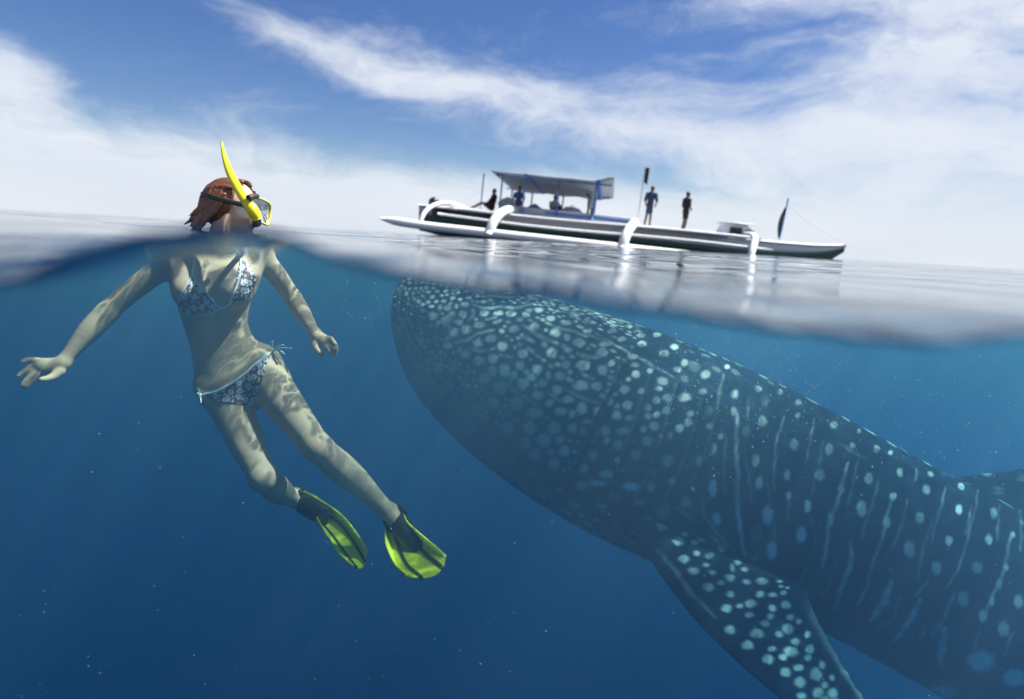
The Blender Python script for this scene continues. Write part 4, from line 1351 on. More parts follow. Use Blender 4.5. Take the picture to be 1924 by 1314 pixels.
# side ties: knot, loops and ends
def tie(name, px, py, ends):
    o, n = on_body(px, py, 0.006)
    V_, Q_ = ball(0.009, 10, 14)
    kn = put('knot', mesh_from('knot', V_ + o, Q_), m_trim, bot_b)
    for (ex, ey, dd, r) in ends:
        e = P(ex, ey, (o @ F_) + dd)
        mid = 0.5 * (o + e) + CU * 0.006
        put('tie_end', tube_mesh('tie_end', [o, mid, e], [r * 0.8, r, r * 1.1], 8, flat=0.5, m=14), m_trim, bot_b)
tie('tie', 510, 661, [(512, 641, -.01, .0045), (532, 648, -.02, .0035), (548, 654, .0, .0035), (534, 664, -.02, .005)])
tie('tie', 378, 742, [(371, 730, -.01, .004), (370, 740, -.02, .0035), (378, 757, -.01, .0035)])

# ------------------------------------------------------------------ hair
hf = Field(HEADC - 0.26, HEADC + 0.2, 0.004)
hf.ell(hp(0, -0.030, 0.036), HA, (.082, .094, .086), 0.02)
hf.ell(hp(0, -0.05, -0.015), HA, (.080, .075, .080), 0.03)
hf.ell(hp(0, -0.03, 0.0), HA, (.083, .066, .075), 0.03)
hr = np.random.default_rng(11)
for i in range(90):
    a = hr.uniform(-1.25, 1.25)
    f0 = hr.uniform(0.0, 0.055)
    p0 = hp(0.078 * math.sin(a), f0, 0.036 + 0.080 * math.cos(a))
    b = a * hr.uniform(0.8, 1.05)
    p1 = hp(0.086 * math.sin(b), -0.05, 0.034 + 0.085 * math.cos(b))
    p2 = hp(0.066 * math.sin(b), -0.122, 0.02 + 0.055 * math.cos(b))
    p3 = hp(0.035 * math.sin(b) + hr.uniform(-.02, .02), -0.125 + hr.uniform(-.01, .01), -0.05 - hr.uniform(0, .02))
    r = hr.uniform(.004, .008)
    hf.chain(curve([p0, p1, p2, p3], 7), [r * .5, r, r * 1.1, r * 1.1, r, r, r * .6], 0.003)
for i in range(60):                            # loose strands over the sides and nape
    sd = hr.choice([-1, 1]); u0 = hr.uniform(-.03, .06)
    p0 = hp(.084 * sd, hr.uniform(-.06, .03), u0); p1 = hp(.088 * sd, hr.uniform(-.09, -.02), u0 - .05)
    p2 = hp(.07 * sd, -.10 - hr.uniform(0, .05), u0 - .10 - hr.uniform(0, .03))
    hf.chain(curve([p0, p1, p2], 6), [.002, .005, .006, .005, .004, .002], 0.003)
for i in range(26):                            # wet tail of hair hanging to the shoulder
    s0, s1 = hr.uniform(-.03, .03), hr.uniform(-.03, .03)
    q = curve([hp(s0, -.118, 0.0), hp(s0 * 1.2, -.14, -.05), hp(s1 + .01, -.150 - hr.uniform(0, .04), -.10)], 6)
    hf.chain(q, [.010, .010, .009, .008, .006, .003], 0.003)
Vh_, Qh_ = hf.mesh()
Vh_ = relax(Vh_, Qh_, 4)
# open the face
loc = (Vh_ - HEADC) @ HA.T
m_hair, t = new_mat('wet_hair')
out = t.n('ShaderNodeOutputMaterial')
ob = t.n('ShaderNodeTexCoord').outputs['Object']
mp_ = t.n('ShaderNodeMapping', Vector=ob, Scale=(160, 160, 26))
nz = t.n('ShaderNodeTexNoise', Vector=mp_.outputs[0], Scale=1.0, Detail=4.0).outputs[0]
hc = t.mix(nz, (0.035, 0.012, 0.006, 1), (0.22, 0.085, 0.035, 1))
bs = t.n('ShaderNodeBsdfPrincipled', Base_Color=hc, Roughness=0.38)
bp = t.n('ShaderNodeBump', Strength=0.7, Distance=0.004, Height=nz)
t.link(bp.outputs[0], bs.inputs['Normal']); t.link(bs.outputs[0], out.inputs[0])
put('hair', mesh_from('hair', Vh_, Qh_), m_hair, person)

# ------------------------------------------------------------------ dive mask
m_yel = simple_mat('yellow_plastic', (0.62, 0.60, 0.012), rough=0.35, noise=0.12, nscale=30)
m_blk = simple_mat('black_rubber', (0.012, 0.013, 0.015), rough=0.55, noise=0.3, nscale=40)
m_sil, t = new_mat('clear_silicone')
out = t.n('ShaderNodeOutputMaterial')
bs = t.n('ShaderNodeBsdfPrincipled', Base_Color=(0.75, 0.78, 0.80, 1), Roughness=0.4, Alpha=0.75)
t.link(bs.outputs[0], out.inputs[0])
m_lens, t = new_mat('mask_lens')
out = t.n('ShaderNodeOutputMaterial')
g = t.n('ShaderNodeBsdfAnisotropic', Color=(1, 1, 1, 1), Roughness=0.02)
tr_ = t.n('ShaderNodeBsdfTransparent', Color=(0.9, 0.95, 0.95, 1))
mx_ = t.n('ShaderNodeMixShader', i0=t.n('ShaderNodeFresnel', IOR=1.5).outputs[0], i1=tr_.outputs[0], i2=g.outputs[0])
t.link(mx_.outputs[0], out.inputs[0])
maskr = bpy.data.objects.new('dive_mask', None); COL.objects.link(maskr)
maskr['label'] = 'yellow framed dive mask with dark strap on the face of the snorkelling swimmer'; maskr['category'] = 'dive mask'
def rrect(w_, h_, n, f, bend):
    ph = np.linspace(0, 2 * np.pi, n, endpoint=False)
    x = w_ * np.sign(np.cos(ph)) * np.abs(np.cos(ph)) ** 0.5
    z = h_ * np.sign(np.sin(ph)) * np.abs(np.sin(ph)) ** 0.6
    return np.array([hp(a, f - bend * a * a, b - 0.004) for a, b in zip(x, z)])
r_out, r_in = rrect(.082, .048, 48, .128, 2.0), rrect(.066, .044, 48, .078, 6.0)
def loop_tube(name, ring_, r, mat, parent, nv=8):
    k = len(ring_)
    T = nrm(np.roll(ring_, -1, 0) - np.roll(ring_, 1, 0))
    c0 = ring_.mean(0)
    N = nrm(ring_ - c0); N = nrm(N - np.sum(N * T, -1)[:, None] * T); Bn = np.cross(T, N)
    ph = np.linspace(0, 2 * np.pi, nv, endpoint=False)
    V = (ring_[:, None] + r * (np.cos(ph)[None, :, None] * N[:, None] + 1.5 * np.sin(ph)[None, :, None] * Bn[:, None])).reshape(-1, 3)
    i, jj = np.meshgrid(np.arange(k), np.arange(nv), indexing='ij')
    Q = np.stack([i * nv + jj, ((i + 1) % k) * nv + jj, ((i + 1) % k) * nv + (jj + 1) % nv, i * nv + (jj + 1) % nv], -1).reshape(-1, 4)
    return put(name, mesh_from(name, V, Q), mat, parent)
m_pale = simple_mat('pale_yellow_frame', (0.66, 0.66, 0.16), rough=0.35, noise=0.12, nscale=30)
loop_tube('mask_frame', r_out, .0042, m_pale, maskr)
k = len(r_out)
put('mask_skirt', mesh_from('mask_skirt', np.concatenate([r_out, r_in]), np.array([[i, (i + 1) % k, k + (i + 1) % k, k + i] for i in range(k)])), m_sil, maskr)
put('mask_lens', mesh_from('mask_lens', np.concatenate([r_out * 0.995 + r_out.mean(0) * 0.005, [r_out.mean(0)]]), [(i, (i + 1) % k, k) for i in range(k)]), m_lens, maskr, smooth=False)
sp_ = [hp(.082, .115, 0), hp(.098, .06, .0), hp(.098, -.02, .012), hp(.075, -.10, .028), hp(0, -.142, .034), hp(-.075, -.10, .028), hp(-.098, -.02, .012), hp(-.098, .06, .0), hp(-.082, .115, 0)]
put('mask_strap', tube_mesh('mask_strap', sp_, .009, 8, flat=0.25, m=60, side=head_u), m_blk, maskr)

# ------------------------------------------------------------------ snorkel
snr = bpy.data.objects.new('snorkel', None); COL.objects.link(snr)
snr['label'] = 'curved yellow snorkel tube sticking up beside the head of the swimmer'; snr['category'] = 'snorkel'
spt = [P(416, 267, 2.16), P(421, 292, 2.14), P(432, 325, 2.11), P(447, 354, 2.08), P(463, 380, 2.06), P(476, 398, 2.06)]
put('tube', tube_mesh('tube', spt, [.004, .009, .0135, .0155, .0165, .0165], 18, m=50), m_yel, snr)
put('barrel', tube_mesh('barrel', [P(462, 378, 2.06), P(478, 401, 2.06), P(484, 412, 2.07)], [.0175, .021, .017], 18, m=14), m_yel, snr)
put('mouthpiece', tube_mesh('mouthpiece', [P(480, 404, 2.07), hp(0.02, .125, -.062), hp(0, .100, -.062)], [.012, .010, .012], 12, m=14), m_blk, snr)
put('clip', tube_mesh('clip', [P(467, 373, 2.04), P(476, 369, 2.06), P(484, 369, 2.09)], [.012, .010, .008], 10, m=10), m_blk, snr)

# ------------------------------------------------------------------ swim fins
m_fin, t = new_mat('translucent_yellow_fin')
out = t.n('ShaderNodeOutputMaterial')
nz = t.n('ShaderNodeTexNoise', Vector=t.n('ShaderNodeTexCoord').outputs['Object'], Scale=18.0, Detail=3.0).outputs[0]
fc = t.mix(nz, (0.80, 0.86, 0.02, 1), (0.90, 0.93, 0.05, 1))
df = t.n('ShaderNodeBsdfPrincipled', Base_Color=fc, Roughness=0.4)
tl = t.n('ShaderNodeBsdfTranslucent', Color=fc)
t.link(t.n('ShaderNodeMixShader', i0=0.45, i1=df.outputs[0], i2=tl.outputs[0]).outputs[0], out.inputs[0])
m_rail = simple_mat('bright_yellow_rail', (0.86, 0.90, 0.05), rough=0.4, noise=0.1, nscale=25)


def swim_fin(label, RA, RB, ankle, toe, nside):
    """RA, RB: the two side rails as points; nside: the side the foot top faces"""
    root = bpy.data.objects.new('swim_fin', None); COL.objects.link(root)
    root['label'] = label; root['category'] = 'swim fin'; root['group'] = 'pair of yellow swim fins'
    nvv = 40
    A, Bq = curve(RA, nvv), curve(RB, nvv)
    a_ = np.linspace(0, 1, 25)
    S = A[:, None] * (1 - a_)[None, :, None] + Bq[:, None] * a_[None, :, None]
    N = nrm(np.cross(np.gradient(S, axis=1), np.gradient(S, axis=0)))
    N *= np.sign((N.reshape(-1, 3).mean(0)) @ nside)
    S = S - N * (0.016 * np.sin(np.pi * a_) ** 0.8)[None, :, None]
    # the tip edge is scooped
    vt = np.linspace(0, 1, nvv)
    along = nrm(np.gradient(S, axis=0))
    S = S + along * (sstep(vt, 0.7, 1.0)[:, None] * (-0.02 + 0.045 * np.sin(np.pi * a_) ** 0.7)[None, :])[..., None]
    put('blade', slab('blade', S + N * 0.002, S - N * 0.002), m_fin, root)
    for u0, u1 in ((5, 7), (18, 20)):
        i0 = 4
        put('rib', slab('rib', S[i0:, u0:u1 + 1] + N[i0:, u0:u1 + 1] * 0.0065, S[i0:, u0:u1 + 1] - N[i0:, u0:u1 + 1] * 0.005), m_blk, root)
    for e, sg in ((0, -1), (24, 1)):
        wd = nrm(S[:, 24] - S[:, 0]) * sg
        hgt = interp(vt, [(0, .008), (.25, .027), (.6, .022), (1, .007)])
        sec = np.stack([S[:, e] + wd * 0.003 - N[:, e] * 0.006, S[:, e] + wd * 0.006 + N[:, e] * hgt[:, None],
                        S[:, e] + wd * 0.001 + N[:, e] * (hgt[:, None] + .002), S[:, e] - wd * 0.004 - N[:, e] * 0.004], 1)
        nq = sec.shape[1]
        Q = [tuple(q) for q in grid_quads(nvv, nq, True)] + [tuple(range(nq))[::-1], tuple(range((nvv - 1) * nq, nvv * nq))]
        me_ = mesh_from('side_rail', sec.reshape(-1, 3), Q)
        b_ = bmesh.new(); b_.from_mesh(me_); bmesh.ops.recalc_face_normals(b_, faces=b_.faces); b_.to_mesh(me_); b_.free()
        put('side_rail', me_, m_rail, root)
    # foot pocket: sleeve round the foot, open over the instep
    ax_ = nrm(toe - ankle)
    Lf = np.linalg.norm(toe - ankle)
    ln = nrm(np.cross(ax_, nside)); nn = nrm(np.cross(ln, ax_)); nn *= np.sign(nn @ nside)
    tt_ = np.linspace(0.18, 1.10, 26)
    ph = np.linspace(0, 2 * np.pi, 32, endpoint=False)
    ra = interp(tt_, [(.18, .034), (.5, .039), (.85, .041), (1.05, .040), (1.10, .040)])
    rb = interp(tt_, [(.18, .037), (.5, .037), (.85, .029), (1.05, .014), (1.10, .006)])
    sl_ = -0.30 * sstep(tt_, 0.5, 0.18)            # sloped opening: sole reaches further back
    Vp_ = np.zeros((26, 32, 3))
    for i, tv in enumerate(tt_):
        back = (np.sin(ph) < 0) * np.abs(np.sin(ph)) * sl_[i] * Lf * 0.5 + (np.sin(ph) > 0) * np.sin(ph) * (-sl_[i]) * Lf * 0.45
        Vp_[i] = ankle + ax_ * (Lf * tv) + ax_ * back[:, None] + ra[i] * np.cos(ph)[:, None] * ln + rb[i] * np.sin(ph)[:, None] * nn - nn * 0.004
    Q = [tuple(q) for q in grid_quads(26, 32, True)] + [tuple(range(25 * 32, 26 * 32))]
    me_ = mesh_from('foot_pocket', Vp_.reshape(-1, 3), Q)
    b_ = bmesh.new(); b_.from_mesh(me_); bmesh.ops.recalc_face_normals(b_, faces=b_.faces); b_.to_mesh(me_); b_.free()
    put('foot_pocket', me_, m_blk, root)
    heel = ankle - nn * 0.035 - ax_ * 0.0
    st = [ankle + ax_ * Lf * 0.25 + ln * 0.042 - nn * 0.004, ankle + ln * 0.036 - nn * 0.02, ankle - ax_ * 0.02 + ln * 0.02 - nn * 0.054, ankle - ax_ * 0.024 - nn * 0.060,
          ankle - ax_ * 0.02 - ln * 0.02 - nn * 0.054, ankle - ln * 0.036 - nn * 0.02, ankle + ax_ * Lf * 0.25 - ln * 0.042 - nn * 0.004]
    put('heel_strap', tube_mesh('heel_strap', st, .012, 10, flat=0.35, m=36, side=ax_), m_blk, root)
    return root


swim_fin('yellow swim fin on the front foot, its short broad blade seen end on',
         [P(727, 998, 2.12), P(736, 1035, 2.03), P(747, 1066, 1.92), P(768, 1084, 1.78)],
         [P(757, 966, 2.14), P(777, 998, 2.06), P(802, 1022, 1.98), P(842, 1054, 1.88)], AL, TL, nrm(-F_ + CU * 0.25 - CR * 0.1))
swim_fin('yellow swim fin on the trailing foot, its long narrow blade seen aslant',
         [P(572, 956, 2.34), P(598, 985, 2.28), P(622, 1018, 2.2), P(638, 1042, 2.14), P(658, 1060, 2.08)],
         [P(566, 924, 2.44), P(602, 949, 2.38), P(640, 973, 2.30), P(668, 1006, 2.22), P(692, 1046, 2.14)], AR, TR, nrm(-F_ * 0.75 - CR * 0.5 - CU * .15))

# ------------------------------------------------------------------ outrigger boat
BD = 25.0
borg = P(1155, 461, BD); borg[2] = SEA
BOAT = Matrix.Translation(Vector(borg)) @ Matrix.Scale(0.94, 4) @ Matrix.Rotation(R(-8), 4, 'Z') @ Matrix.Translation((0, 0, -0.14)) @ Matrix.Rotation(R(2.9), 4, 'Y')
BS = BD / FPX


def bl(px, py, y=0.0):
    """boat coordinates: x towards the bow (picture's right), y away from the lens, z above the water"""
    base = np.interp(px, [700, 760, 962, 1150, 1380, 1500, 1580], [444, 445, 448, 455, 478, 494, 500])
    return np.array([(px - 1155) * BS, y, (base - py) * BS])


boat = bpy.data.objects.new('outrigger_boat', None); COL.objects.link(boat)
boat.matrix_world = BOAT
boat['label'] = 'long white outrigger boat with grey canopy lying on the sea'; boat['category'] = 'boat'
m_white = simple_mat('boat_white', (0.74, 0.76, 0.78), rough=0.45, noise=0.18, nscale=2.5)
m_grey = simple_mat('boat_grey', (0.34, 0.38, 0.44), rough=0.5, noise=0.2, nscale=3)
m_green = simple_mat('boat_green', (0.03, 0.085, 0.075), rough=0.4, noise=0.3, nscale=2)
m_blue = simple_mat('boat_blue', (0.06, 0.18, 0.55), rough=0.5, noise=0.2, nscale=4)
m_tarp = simple_mat('canopy_cloth', (0.40, 0.43, 0.47), rough=0.8, noise=0.2, nscale=1.2, bump=0.4, bscale=3)
m_wood = simple_mat('boat_deck', (0.30, 0.27, 0.22), rough=0.7, noise=0.4, nscale=4)
m_darkw = simple_mat('boat_dark', (0.015, 0.018, 0.022), rough=0.4, noise=0.2)


def bput(name, me, mat, parent=None, smooth=True, **kw):
    return put(name, me, mat, parent if parent is not None else boat, smooth, **kw)


def box_me(name, lo, hi, bev=0.01):
    b = bmesh.new()
    bmesh.ops.create_cube(b, size=1)
    for v in b.verts:
        for c in range(3):
            v.co[c] = lo[c] if v.co[c] < 0 else hi[c]
    bmesh.ops.bevel(b, geom=b.edges[:], offset=bev, segments=1, affect='EDGES')
    me = bpy.data.meshes.new(name); b.to_mesh(me); b.free()
    return me


# hull: lofted sections, lower part dark green, upper strake white
xsx = np.linspace(-9.2, 9.7, 70)
def hull_sec(x):
    u = (x + 9.2) / 18.9
    beam = interp(u, [(0, .34), (.12, .62), (.4, .82), (.65, .76), (.85, .48), (.95, .22), (1, .02)])
    deck = interp(u, [(0, .98), (.3, 1.02), (.6, 1.02), (.8, 1.0), (.92, 1.06), (1, 1.2)])
    keel = interp(u, [(0, -.15), (.12, -.4), (.7, -.42), (.88, -.15), (.96, .35), (1, .95)])
    return beam, deck, keel
def hull_strip(name, f0, f1, n, mat, grow=0.0):
    V = []
    for x in xsx:
        bm_, dk, kl = hull_sec(x)
        for sgn in (-1, 1):
            for i in range(n):
                f = f0 + (f1 - f0) * (i if sgn < 0 else n - 1 - i) / (n - 1)       # 0 keel .. 1 deck
                V.append((x, sgn * ((bm_ + grow) * f ** 0.55), kl + (dk - kl) * f))
    k_ = 2 * n
    Q = [tuple(q) for q in grid_quads(len(xsx), k_, True)] + [tuple(range(k_))[::-1], tuple(range((len(xsx) - 1) * k_, len(xsx) * k_))]
    return bput(name, mesh_from(name, np.array(V), Q), mat)
hull_strip('hull', 0.0, 0.70, 8, m_green)
hull_strip('upper_strake', 0.70, 1.0, 4, m_white, 0.012)
V = []
for x in xsx:
    b_, d_, k_ = hull_sec(x)
    V += [(x, -b_ * 0.97, d_ + .004), (x, b_ * 0.97, d_ + .004)]
bput('deck', mesh_from('deck', np.array(V), grid_quads(len(xsx), 2)), m_wood)
for s in (-1, 1):
    bput('gunwale', tube_mesh('gunwale', [(x, s * (hull_sec(x)[0] + .015), hull_sec(x)[1] + .02) for x in xsx], .06, 8), m_white)
# wide side deck with a coaming under the canopy
bput('side_deck', box_me('side_deck', (-5.3, -1.55, 1.03), (4.6, 1.55, 1.13), .02), m_grey)
bput('coaming', box_me('coaming', (-5.1, -1.45, 1.13), (0.6, -1.38, 1.38), .01), m_grey)
bput('coaming', box_me('coaming', (-5.1, 1.38, 1.13), (0.6, 1.45, 1.38), .01), m_grey)
bput('stripe', box_me('stripe', (-3.2, -1.462, 1.17), (0.3, -1.452, 1.27), .002), m_blue)
bput('stern_platform', box_me('stern_platform', (-8.9, -1.2, .92), (-5.32, 1.2, 1.0), .02), m_grey)
bput('stern_planking', box_me('stern_planking', (-8.4, -.9, .62), (-5.4, .9, .915), .02), m_darkw)
# low cabin forward
cab = bput('cabin', mesh_from('cabin', np.array([(4.3, -.62, 1.02), (6.3, -.5, 1.02), (6.3, .5, 1.02), (4.3, .62, 1.02), (4.5, -.52, 1.62), (5.5, -.45, 1.58), (5.5, .45, 1.58), (4.5, .52, 1.62)]),
           [(0, 1, 5, 4), (1, 2, 6, 5), (2, 3, 7, 6), (3, 0, 4, 7), (4, 5, 6, 7), (3, 2, 1, 0)]), m_white, smooth=False)
bput('window', box_me('window', (4.75, -.60, 1.22), (5.25, -.555, 1.48), .005), m_darkw, cab)
bput('window', box_me('window', (5.4, -.55, 1.22), (5.75, -.50, 1.42), .005), m_darkw, cab)
bput('cabin_roof', box_me('cabin_roof', (4.3, -.66, 1.62), (5.7, .66, 1.68), .015), m_white, cab)
# outrigger floats and arms on both sides
for s in (-1, 1):
    xf = np.linspace(-9.6, 6.6, 60)
    pts = [(x, s * 4.0, .10 + .55 * max(0, (x - 4.0) / 2.6) ** 2 * 0.5 + .10 * max(0, (-7 - x) / 2.6) ** 2) for x in xf]
    bput('float', tube_mesh('float', pts, np.interp(xf, [-9.6, -9, 5.8, 6.6], [.05, .17, .17, .05]), 12), m_white)
    pts = [(x, s * 2.5, 1.0 + .06 * math.sin(x * .4)) for x in np.linspace(-6.8, 5.6, 30)]
    bput('brace_pole', tube_mesh('brace_pole', pts, .055, 8), m_white)
    pts = [(x, s * 3.4, .62 + .05 * math.sin(x * .5)) for x in np.linspace(-7.4, 5.9, 30)]
    bput('brace_pole', tube_mesh('brace_pole', pts, .05, 8), m_white)
for xa, r in ((-4.7, .19), (0.55, .19), (5.3, .13), (-7.6, .09)):
    pts = [(xa - .35, -4.05, .05), (xa - .3, -3.95, .45), (xa - .15, -3.5, .85), (xa, -2.7, 1.08), (xa + .1, -1.3, 1.20), (xa + .1, 0, 1.22),
           (xa + .1, 1.3, 1.20), (xa, 2.7, 1.08), (xa - .15, 3.5, .85), (xa - .3, 3.95, .45), (xa - .35, 4.05, .05)]
    bput('outrigger_arm', tube_mesh('outrigger_arm', pts, r, 12, m=60), m_white)
# canopy: sagging cloth on posts
cx_ = np.linspace(-5.65, -0.45, 30); cy_ = np.linspace(-1.9, 1.9, 14)
S = np.zeros((30, 14, 3))
for i, x in enumerate(cx_):
    for jj, y in enumerate(cy_):
        k_ = (y + 1.9) / 3.8
        xx = x + (0.42 * k_ if x < -3 else 0.12 * k_) * (1 if i < 4 else 1)
        z = 2.72 - 0.42 * k_ - 0.05 * abs(math.sin((x + 5.65) / 5.2 * math.pi * 3)) * (0.4 + k_) + 0.22 * sstep(x, -1.35, -0.5) * (1 - 0.6 * k_)
        S[i, jj] = (xx, y, z)
bput('canopy', slab('canopy', S, S - np.array([0, 0, .03])), m_tarp)
for xp_, wd in ((-4.25, .13), (-1.2, .13)):
    i = np.argmin(np.abs(cx_ - xp_))
    bput('canopy_band', slab('canopy_band', S[i:i + 2] + np.array([0, 0, .012]), S[i:i + 2] - np.array([0, 0, .045])), m_blue)
for xp_ in (-5.2, -4.2, -2.7, -1.15):
    for y in (-1.5, 1.5):
        k_ = (y + 1.9) / 3.8
        bput('post', tube_mesh('post', [(xp_, y, 1.1), (xp_, y, 2.70 - 0.42 * k_)], .035, 8), m_blue)
bput('roof_pole', tube_mesh('roof_pole', [(-5.5, 1.5, 2.31), (-0.5, 1.5, 2.31)], .035, 8), m_blue)
bput('roof_pole', tube_mesh('roof_pole', [(-5.5, -1.5, 2.6), (-0.5, -1.5, 2.62)], .035, 8), m_blue)
bput('bench', box_me('bench', (-5.1, .45, 1.32), (-0.8, .95, 1.40), .02), m_blue)
bput('bench_side', box_me('bench_side', (-5.0, .5, 1.13), (-4.9, .9, 1.319), .01), m_blue)
bput('bench_side', box_me('bench_side', (-1.0, .5, 1.13), (-0.9, .9, 1.319), .01), m_blue)
# poles
bput('mast', tube_mesh('mast', [(-6.35, 0, 1.0), (-6.35, 0, 2.75)], .03, 8), m_blue)
bput('mast', tube_mesh('mast', [(.86, .3, 1.1), (.86, .3, 3.75)], .022, 8), m_grey)
bput('flag', slab('flag', *[np.array([[(.89 + .16 * u + .0, .3 + .05 * math.sin(3 * u + 2 * v) + o, 3.08 + .62 * v - .12 * u * (1 - v)) for v in np.linspace(0, 1, 10)] for u in np.linspace(0, 1, 6)]) for o in (0, .012)]),
     simple_mat('flag_cloth', (0.05, 0.02, 0.03), rough=0.8, noise=0.3))
bput('mast', tube_mesh('mast', [(7.0, 0, 1.1), (7.02, 0, 2.95)], .03, 8), m_blue)
bput('flag', slab('flag', *[np.array([[(7.0 - .20 * u * math.sin(math.pi * (0.15 + .8 * v)), .06 * math.sin(4 * u + 3 * v) + o, 1.25 + 1.3 * v) for v in np.linspace(0, 1, 14)] for u in np.linspace(0, 1, 6)]) for o in (0, .015)]),
     simple_mat('flag_cloth_dark', (0.05, 0.05, 0.015), rough=0.8, noise=0.6, nscale=3))
# engine box on the stern, rope coil, anchor winch
bput('engine', mesh_from('engine', *(lambda v, q: (v * [1, .8, 1] + [-8.55, -.2, 1.2], q))(*ball(.26, 8, 10))), m_darkw)
bput('engine_mount', box_me('engine_mount', (-8.75, -.35, .998), (-8.35, -.05, 1.1), .02), m_darkw)
for k_ in range(2):
    bput('rope', tube_mesh('rope', [(-8.5, -.1, 1.3), (-7.2, -.05, 1.55), (-6.35, 0, 1.95)] if k_ == 0 else [(9.5, 0, 1.45), (8.2, 0, 1.95), (7.02, 0, 2.7)], .012, 6, m=16), m_white)

# ------------------------------------------------------------------ people and bags on the boat
m_skin2 = simple_mat('skin_tanned', (0.16, 0.085, 0.05), rough=0.55, noise=0.2, nscale=12)
m_hair2 = simple_mat('hair_black', (0.008, 0.007, 0.007), rough=0.5, noise=0.2)


def crew(label, at, J, shirt, shorts, sleeve=0.55, rz=0.0):
    """a small whole figure; J: joints in metres, feet or seat at the origin, x to the bow"""
    j_ = {k: np.array(v, float) for k, v in J.items() if k != 'face'}
    allp = np.array(list(j_.values()))
    lo, hi = allp.min(0) - .22, allp.max(0) + .26
    def base(f, g, top, bottom):
        c_ = (j_['neck'] + j_['pel']) / 2
        if top:
            f.chain([j_['neck'] - [0, 0, .06], (j_['neck'] * .62 + j_['pel'] * .38), (j_['neck'] * .3 + j_['pel'] * .7), j_['pel']], [.125 + g, .135 + g, .12 + g, .13 + g], .05)
            for s in 'lr':
                f.chain([j_['sh' + s], j_['sh' + s] * (1 - sleeve) + j_['el' + s] * sleeve], [.058 + g, .05 + g], .03)
                f.chain([j_['neck'] - [0, 0, .05], j_['sh' + s]], [.07 + g, .055 + g], .03)
        if bottom:
            for s in 'lr':
                hip = j_['pel'] + (j_['kn' + s] - j_['pel']) * .1
                f.chain([j_['pel'], j_['pel'] * .35 + j_['kn' + s] * .65], [.12 + g, .078 + g], .04)
    body = Field(lo, hi, .019)
    base(body, 0, True, True)
    for s in 'lr':
        body.chain([j_['sh' + s], j_['el' + s], j_['ha' + s]], [.05, .04, .032], .02)
        body.chain([j_['pel'], j_['kn' + s], j_['an' + s]], [.10, .058, .042], .02)
        body.chain([j_['an' + s], j_['an' + s] + np.array([.12 * J['face'], 0, -.03])], [.045, .035], .02)
        body.ell(j_['ha' + s], ID3, (.045, .035, .05), .02)
    body.chain([j_['neck'] - [0, 0, .05], j_['head']], [.06, .06], .02)
    body.ell(j_['head'], ID3, (.095, .082, .12), .02)
    V_, Q_ = body.mesh(); V_ = relax(V_, Q_, 4)
    o = put('person', mesh_from('person', V_, Q_), m_skin2, label=label, category='person', group='people aboard the boat')
    o.matrix_world = BOAT @ Matrix.Translation(Vector(at)) @ Matrix.Rotation(rz, 4, 'Z')
    for nm, tp, bt, mt, g in (('shirt', True, False, shirt, .018), ('shorts', False, True, shorts, .020)):
        f = Field(lo, hi, .019); base(f, g, tp, bt)
        V_, Q_ = f.mesh(); V_ = relax(V_, Q_, 4)
        put(nm, mesh_from(nm, V_, Q_), mt, o)
    f = Field(j_['head'] - .2, j_['head'] + .2, .015)
    f.ell(j_['head'] + np.array([-.02 * (J.get('face') or 0), 0, .035]), ID3, (.10, .09, .105), .02)
    V_, Q_ = f.mesh()
    put('hair', mesh_from('hair', relax(V_, Q_, 4), Q_), m_hair2, o)
    return o


def stand(lean=0.0, arms=0.0, face=1):
    return dict(pel=(0, 0, .92), neck=(lean, 0, 1.46), head=(lean + .03 * face, 0, 1.63), shl=(lean, .19, 1.40), shr=(lean, -.19, 1.40),
                ell=(lean + .05, .27, 1.12), elr=(lean - .02, -.28, 1.12), hal=(lean + .10 + arms, .2, .92 + arms), har=(lean + .04 + arms, -.22, .9 + arms),
                knl=(.06, .1, .49), knr=(0, -.1, .49), anl=(0, .12, .07), anr=(-.04, -.12, .07), face=face)


def sit(face=1, legs=0.1, lean=0.0):
    f = face
    return dict(pel=(0, 0, .10), neck=(-.06 * f + lean, 0, .64), head=(-.03 * f + lean, 0, .81), shl=(-.06 * f + lean, .18, .58), shr=(-.06 * f + lean, -.18, .58),
                ell=(.08 * f, .25, .34), elr=(.08 * f, -.25, .34), hal=(.30 * f, .16, .24), har=(.30 * f, -.16, .24),
                knl=(.44 * f, .1, .16 + legs), knr=(.44 * f, -.1, .16 + legs), anl=((.44 + .35 * (legs > .05)) * f if legs < .3 else .5 * f, .1, .06 if legs > .02 else -.28),
                anr=((.44 + .35 * (legs > .05)) * f if legs < .3 else .5 * f, -.1, .06 if legs > .02 else -.28), face=f)


def cloth(name, c):
    return simple_mat(name, c, rough=0.85, noise=0.25, nscale=6)
NAVY, BLACK = cloth('navy_shirt', (0.03, 0.05, 0.11)), cloth('black_shirt', (0.012, 0.013, 0.018))
GREYC, BLUEC = cloth('grey_shirt', (0.30, 0.33, 0.38)), cloth('blue_shirt', (0.07, 0.15, 0.36))
crew('crew member in navy standing by the thin mast with dark pennant', (1.27, -.2, 1.14), stand(0.03, 0.0, 1), NAVY, NAVY, .9, R(70))
crew('person in black standing towards the bow, before the low white cabin', (2.85, -.2, 1.04), stand(-.04, .1, 1), BLACK, BLACK, .9, R(30))
crew('person in black seated on the stern with legs stretched out, outside the canopy', (-5.75, -.5, 1.14), sit(-1, .12, .02), BLACK, BLACK, .9)
crew('person with black hair and grey shirt seated in the middle under the canopy', (-2.9, -.3, 1.14), sit(1, .30), GREYC, BLUEC, .6, R(-60))
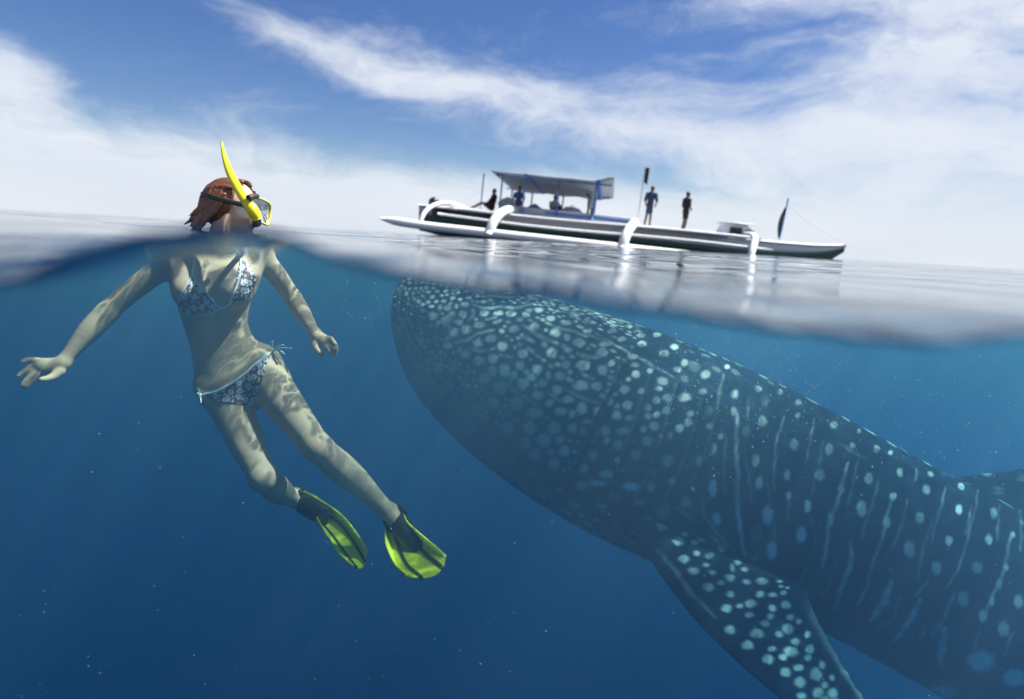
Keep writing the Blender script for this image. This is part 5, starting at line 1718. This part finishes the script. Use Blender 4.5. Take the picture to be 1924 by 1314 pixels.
crew('person in blue seated near the stern end of the canopy, beside grey bags', (-4.65, .2, 1.42), sit(1, 0.0), BLUEC, GREYC, .6, R(-80))
crew('person in grey standing at the bow end of the canopy by a post', (-1.35, .1, 1.14), stand(-.05, .1, -1), GREYC, GREYC, .6, R(-30))


def bag(label, at, r, mat):
    V_, Q_ = ball(1.0, 12, 18)
    n = 1 + .10 * np.sin(V_[:, 0] * 4 + at[0]) * np.cos(V_[:, 1] * 3) + .06 * np.sin(V_[:, 2] * 6 + 1)
    V_ = np.sign(V_) * np.abs(V_) ** .75 * n[:, None] * np.array(r)
    o = put('gear_bag', mesh_from('gear_bag', V_, Q_), mat, label=label, category='bag', group='gear bags on the deck')
    o.matrix_world = BOAT @ Matrix.Translation(Vector(at) + Vector((0, 0, r[2] * .98)))
    put('handle', tube_mesh('handle', [(-.12, 0, r[2] * .92), (0, 0, r[2] * 1.25), (.12, 0, r[2] * .92)], .018, 6, m=8), m_darkw, o)
bag('large grey gear bag nearest the stern under the canopy', (-5.0, -.75, 1.14), (.42, .3, .28), GREYC)
bag('smaller blue gear bag under the canopy, sternward of its middle post', (-3.75, -.75, 1.14), (.34, .28, .2), BLUEC)
bag('grey gear bag under the canopy between its middle and bow posts', (-2.1, -.8, 1.14), (.4, .3, .24), GREYC)

# ------------------------------------------------------------------ drifting plankton and bubbles
sr = np.random.default_rng(21)
m_speck, t = new_mat('plankton')
out = t.n('ShaderNodeOutputMaterial')
t.link(t.n('ShaderNodeMixShader', i0=0.5, i1=t.n('ShaderNodeBsdfDiffuse', Color=(.9, .92, .9, 1)).outputs[0], i2=t.n('ShaderNodeBsdfTranslucent', Color=(.95, .97, .95, 1)).outputs[0]).outputs[0], out.inputs[0])
ico = bmesh.new(); bmesh.ops.create_icosphere(ico, subdivisions=1, radius=1.0)
iv = np.array([v.co[:] for v in ico.verts]); iq = np.array([[v.index for v in f.verts] for f in ico.faces]); ico.free()
VV, QQ = [], []
def specks(n, x0, x1, y0, y1, d0, d1, r0, r1, stretch=1.0):
    for _ in range(n):
        d = sr.uniform(d0, d1)
        p = P(sr.uniform(x0, x1), sr.uniform(y0, y1), d)
        if p[2] > SEA - .05 or p[1] < WALL_Y + .15:
            continue
        r = 1.15 * sr.uniform(r0, r1) * d / 2.5 * (0.5 + sr.random() ** 3)
        st = np.array([1, 1, 1 + (stretch - 1) * sr.random()])
        VV.append(iv * r * st + p); QQ.append(iq + 12 * len(QQ))
specks(1300, -300, 2200, 460, 1350, 1.0, 4.5, .0009, .0022)
specks(800, 1220, 1600, 600, 800, 2.6, 3.3, .0010, .0026)
specks(600, 1300, 1950, 600, 900, 2.0, 4.0, .0012, .0030, 1.8)
specks(14, 1450, 1900, 650, 900, 2.4, 3.5, .0016, .0024, 7.0)
specks(240, 640, 900, 480, 600, 3.0, 5.0, .0015, .0035)
put('plankton', mesh_from('plankton', np.concatenate(VV), np.concatenate(QQ)), m_speck, kind='stuff')
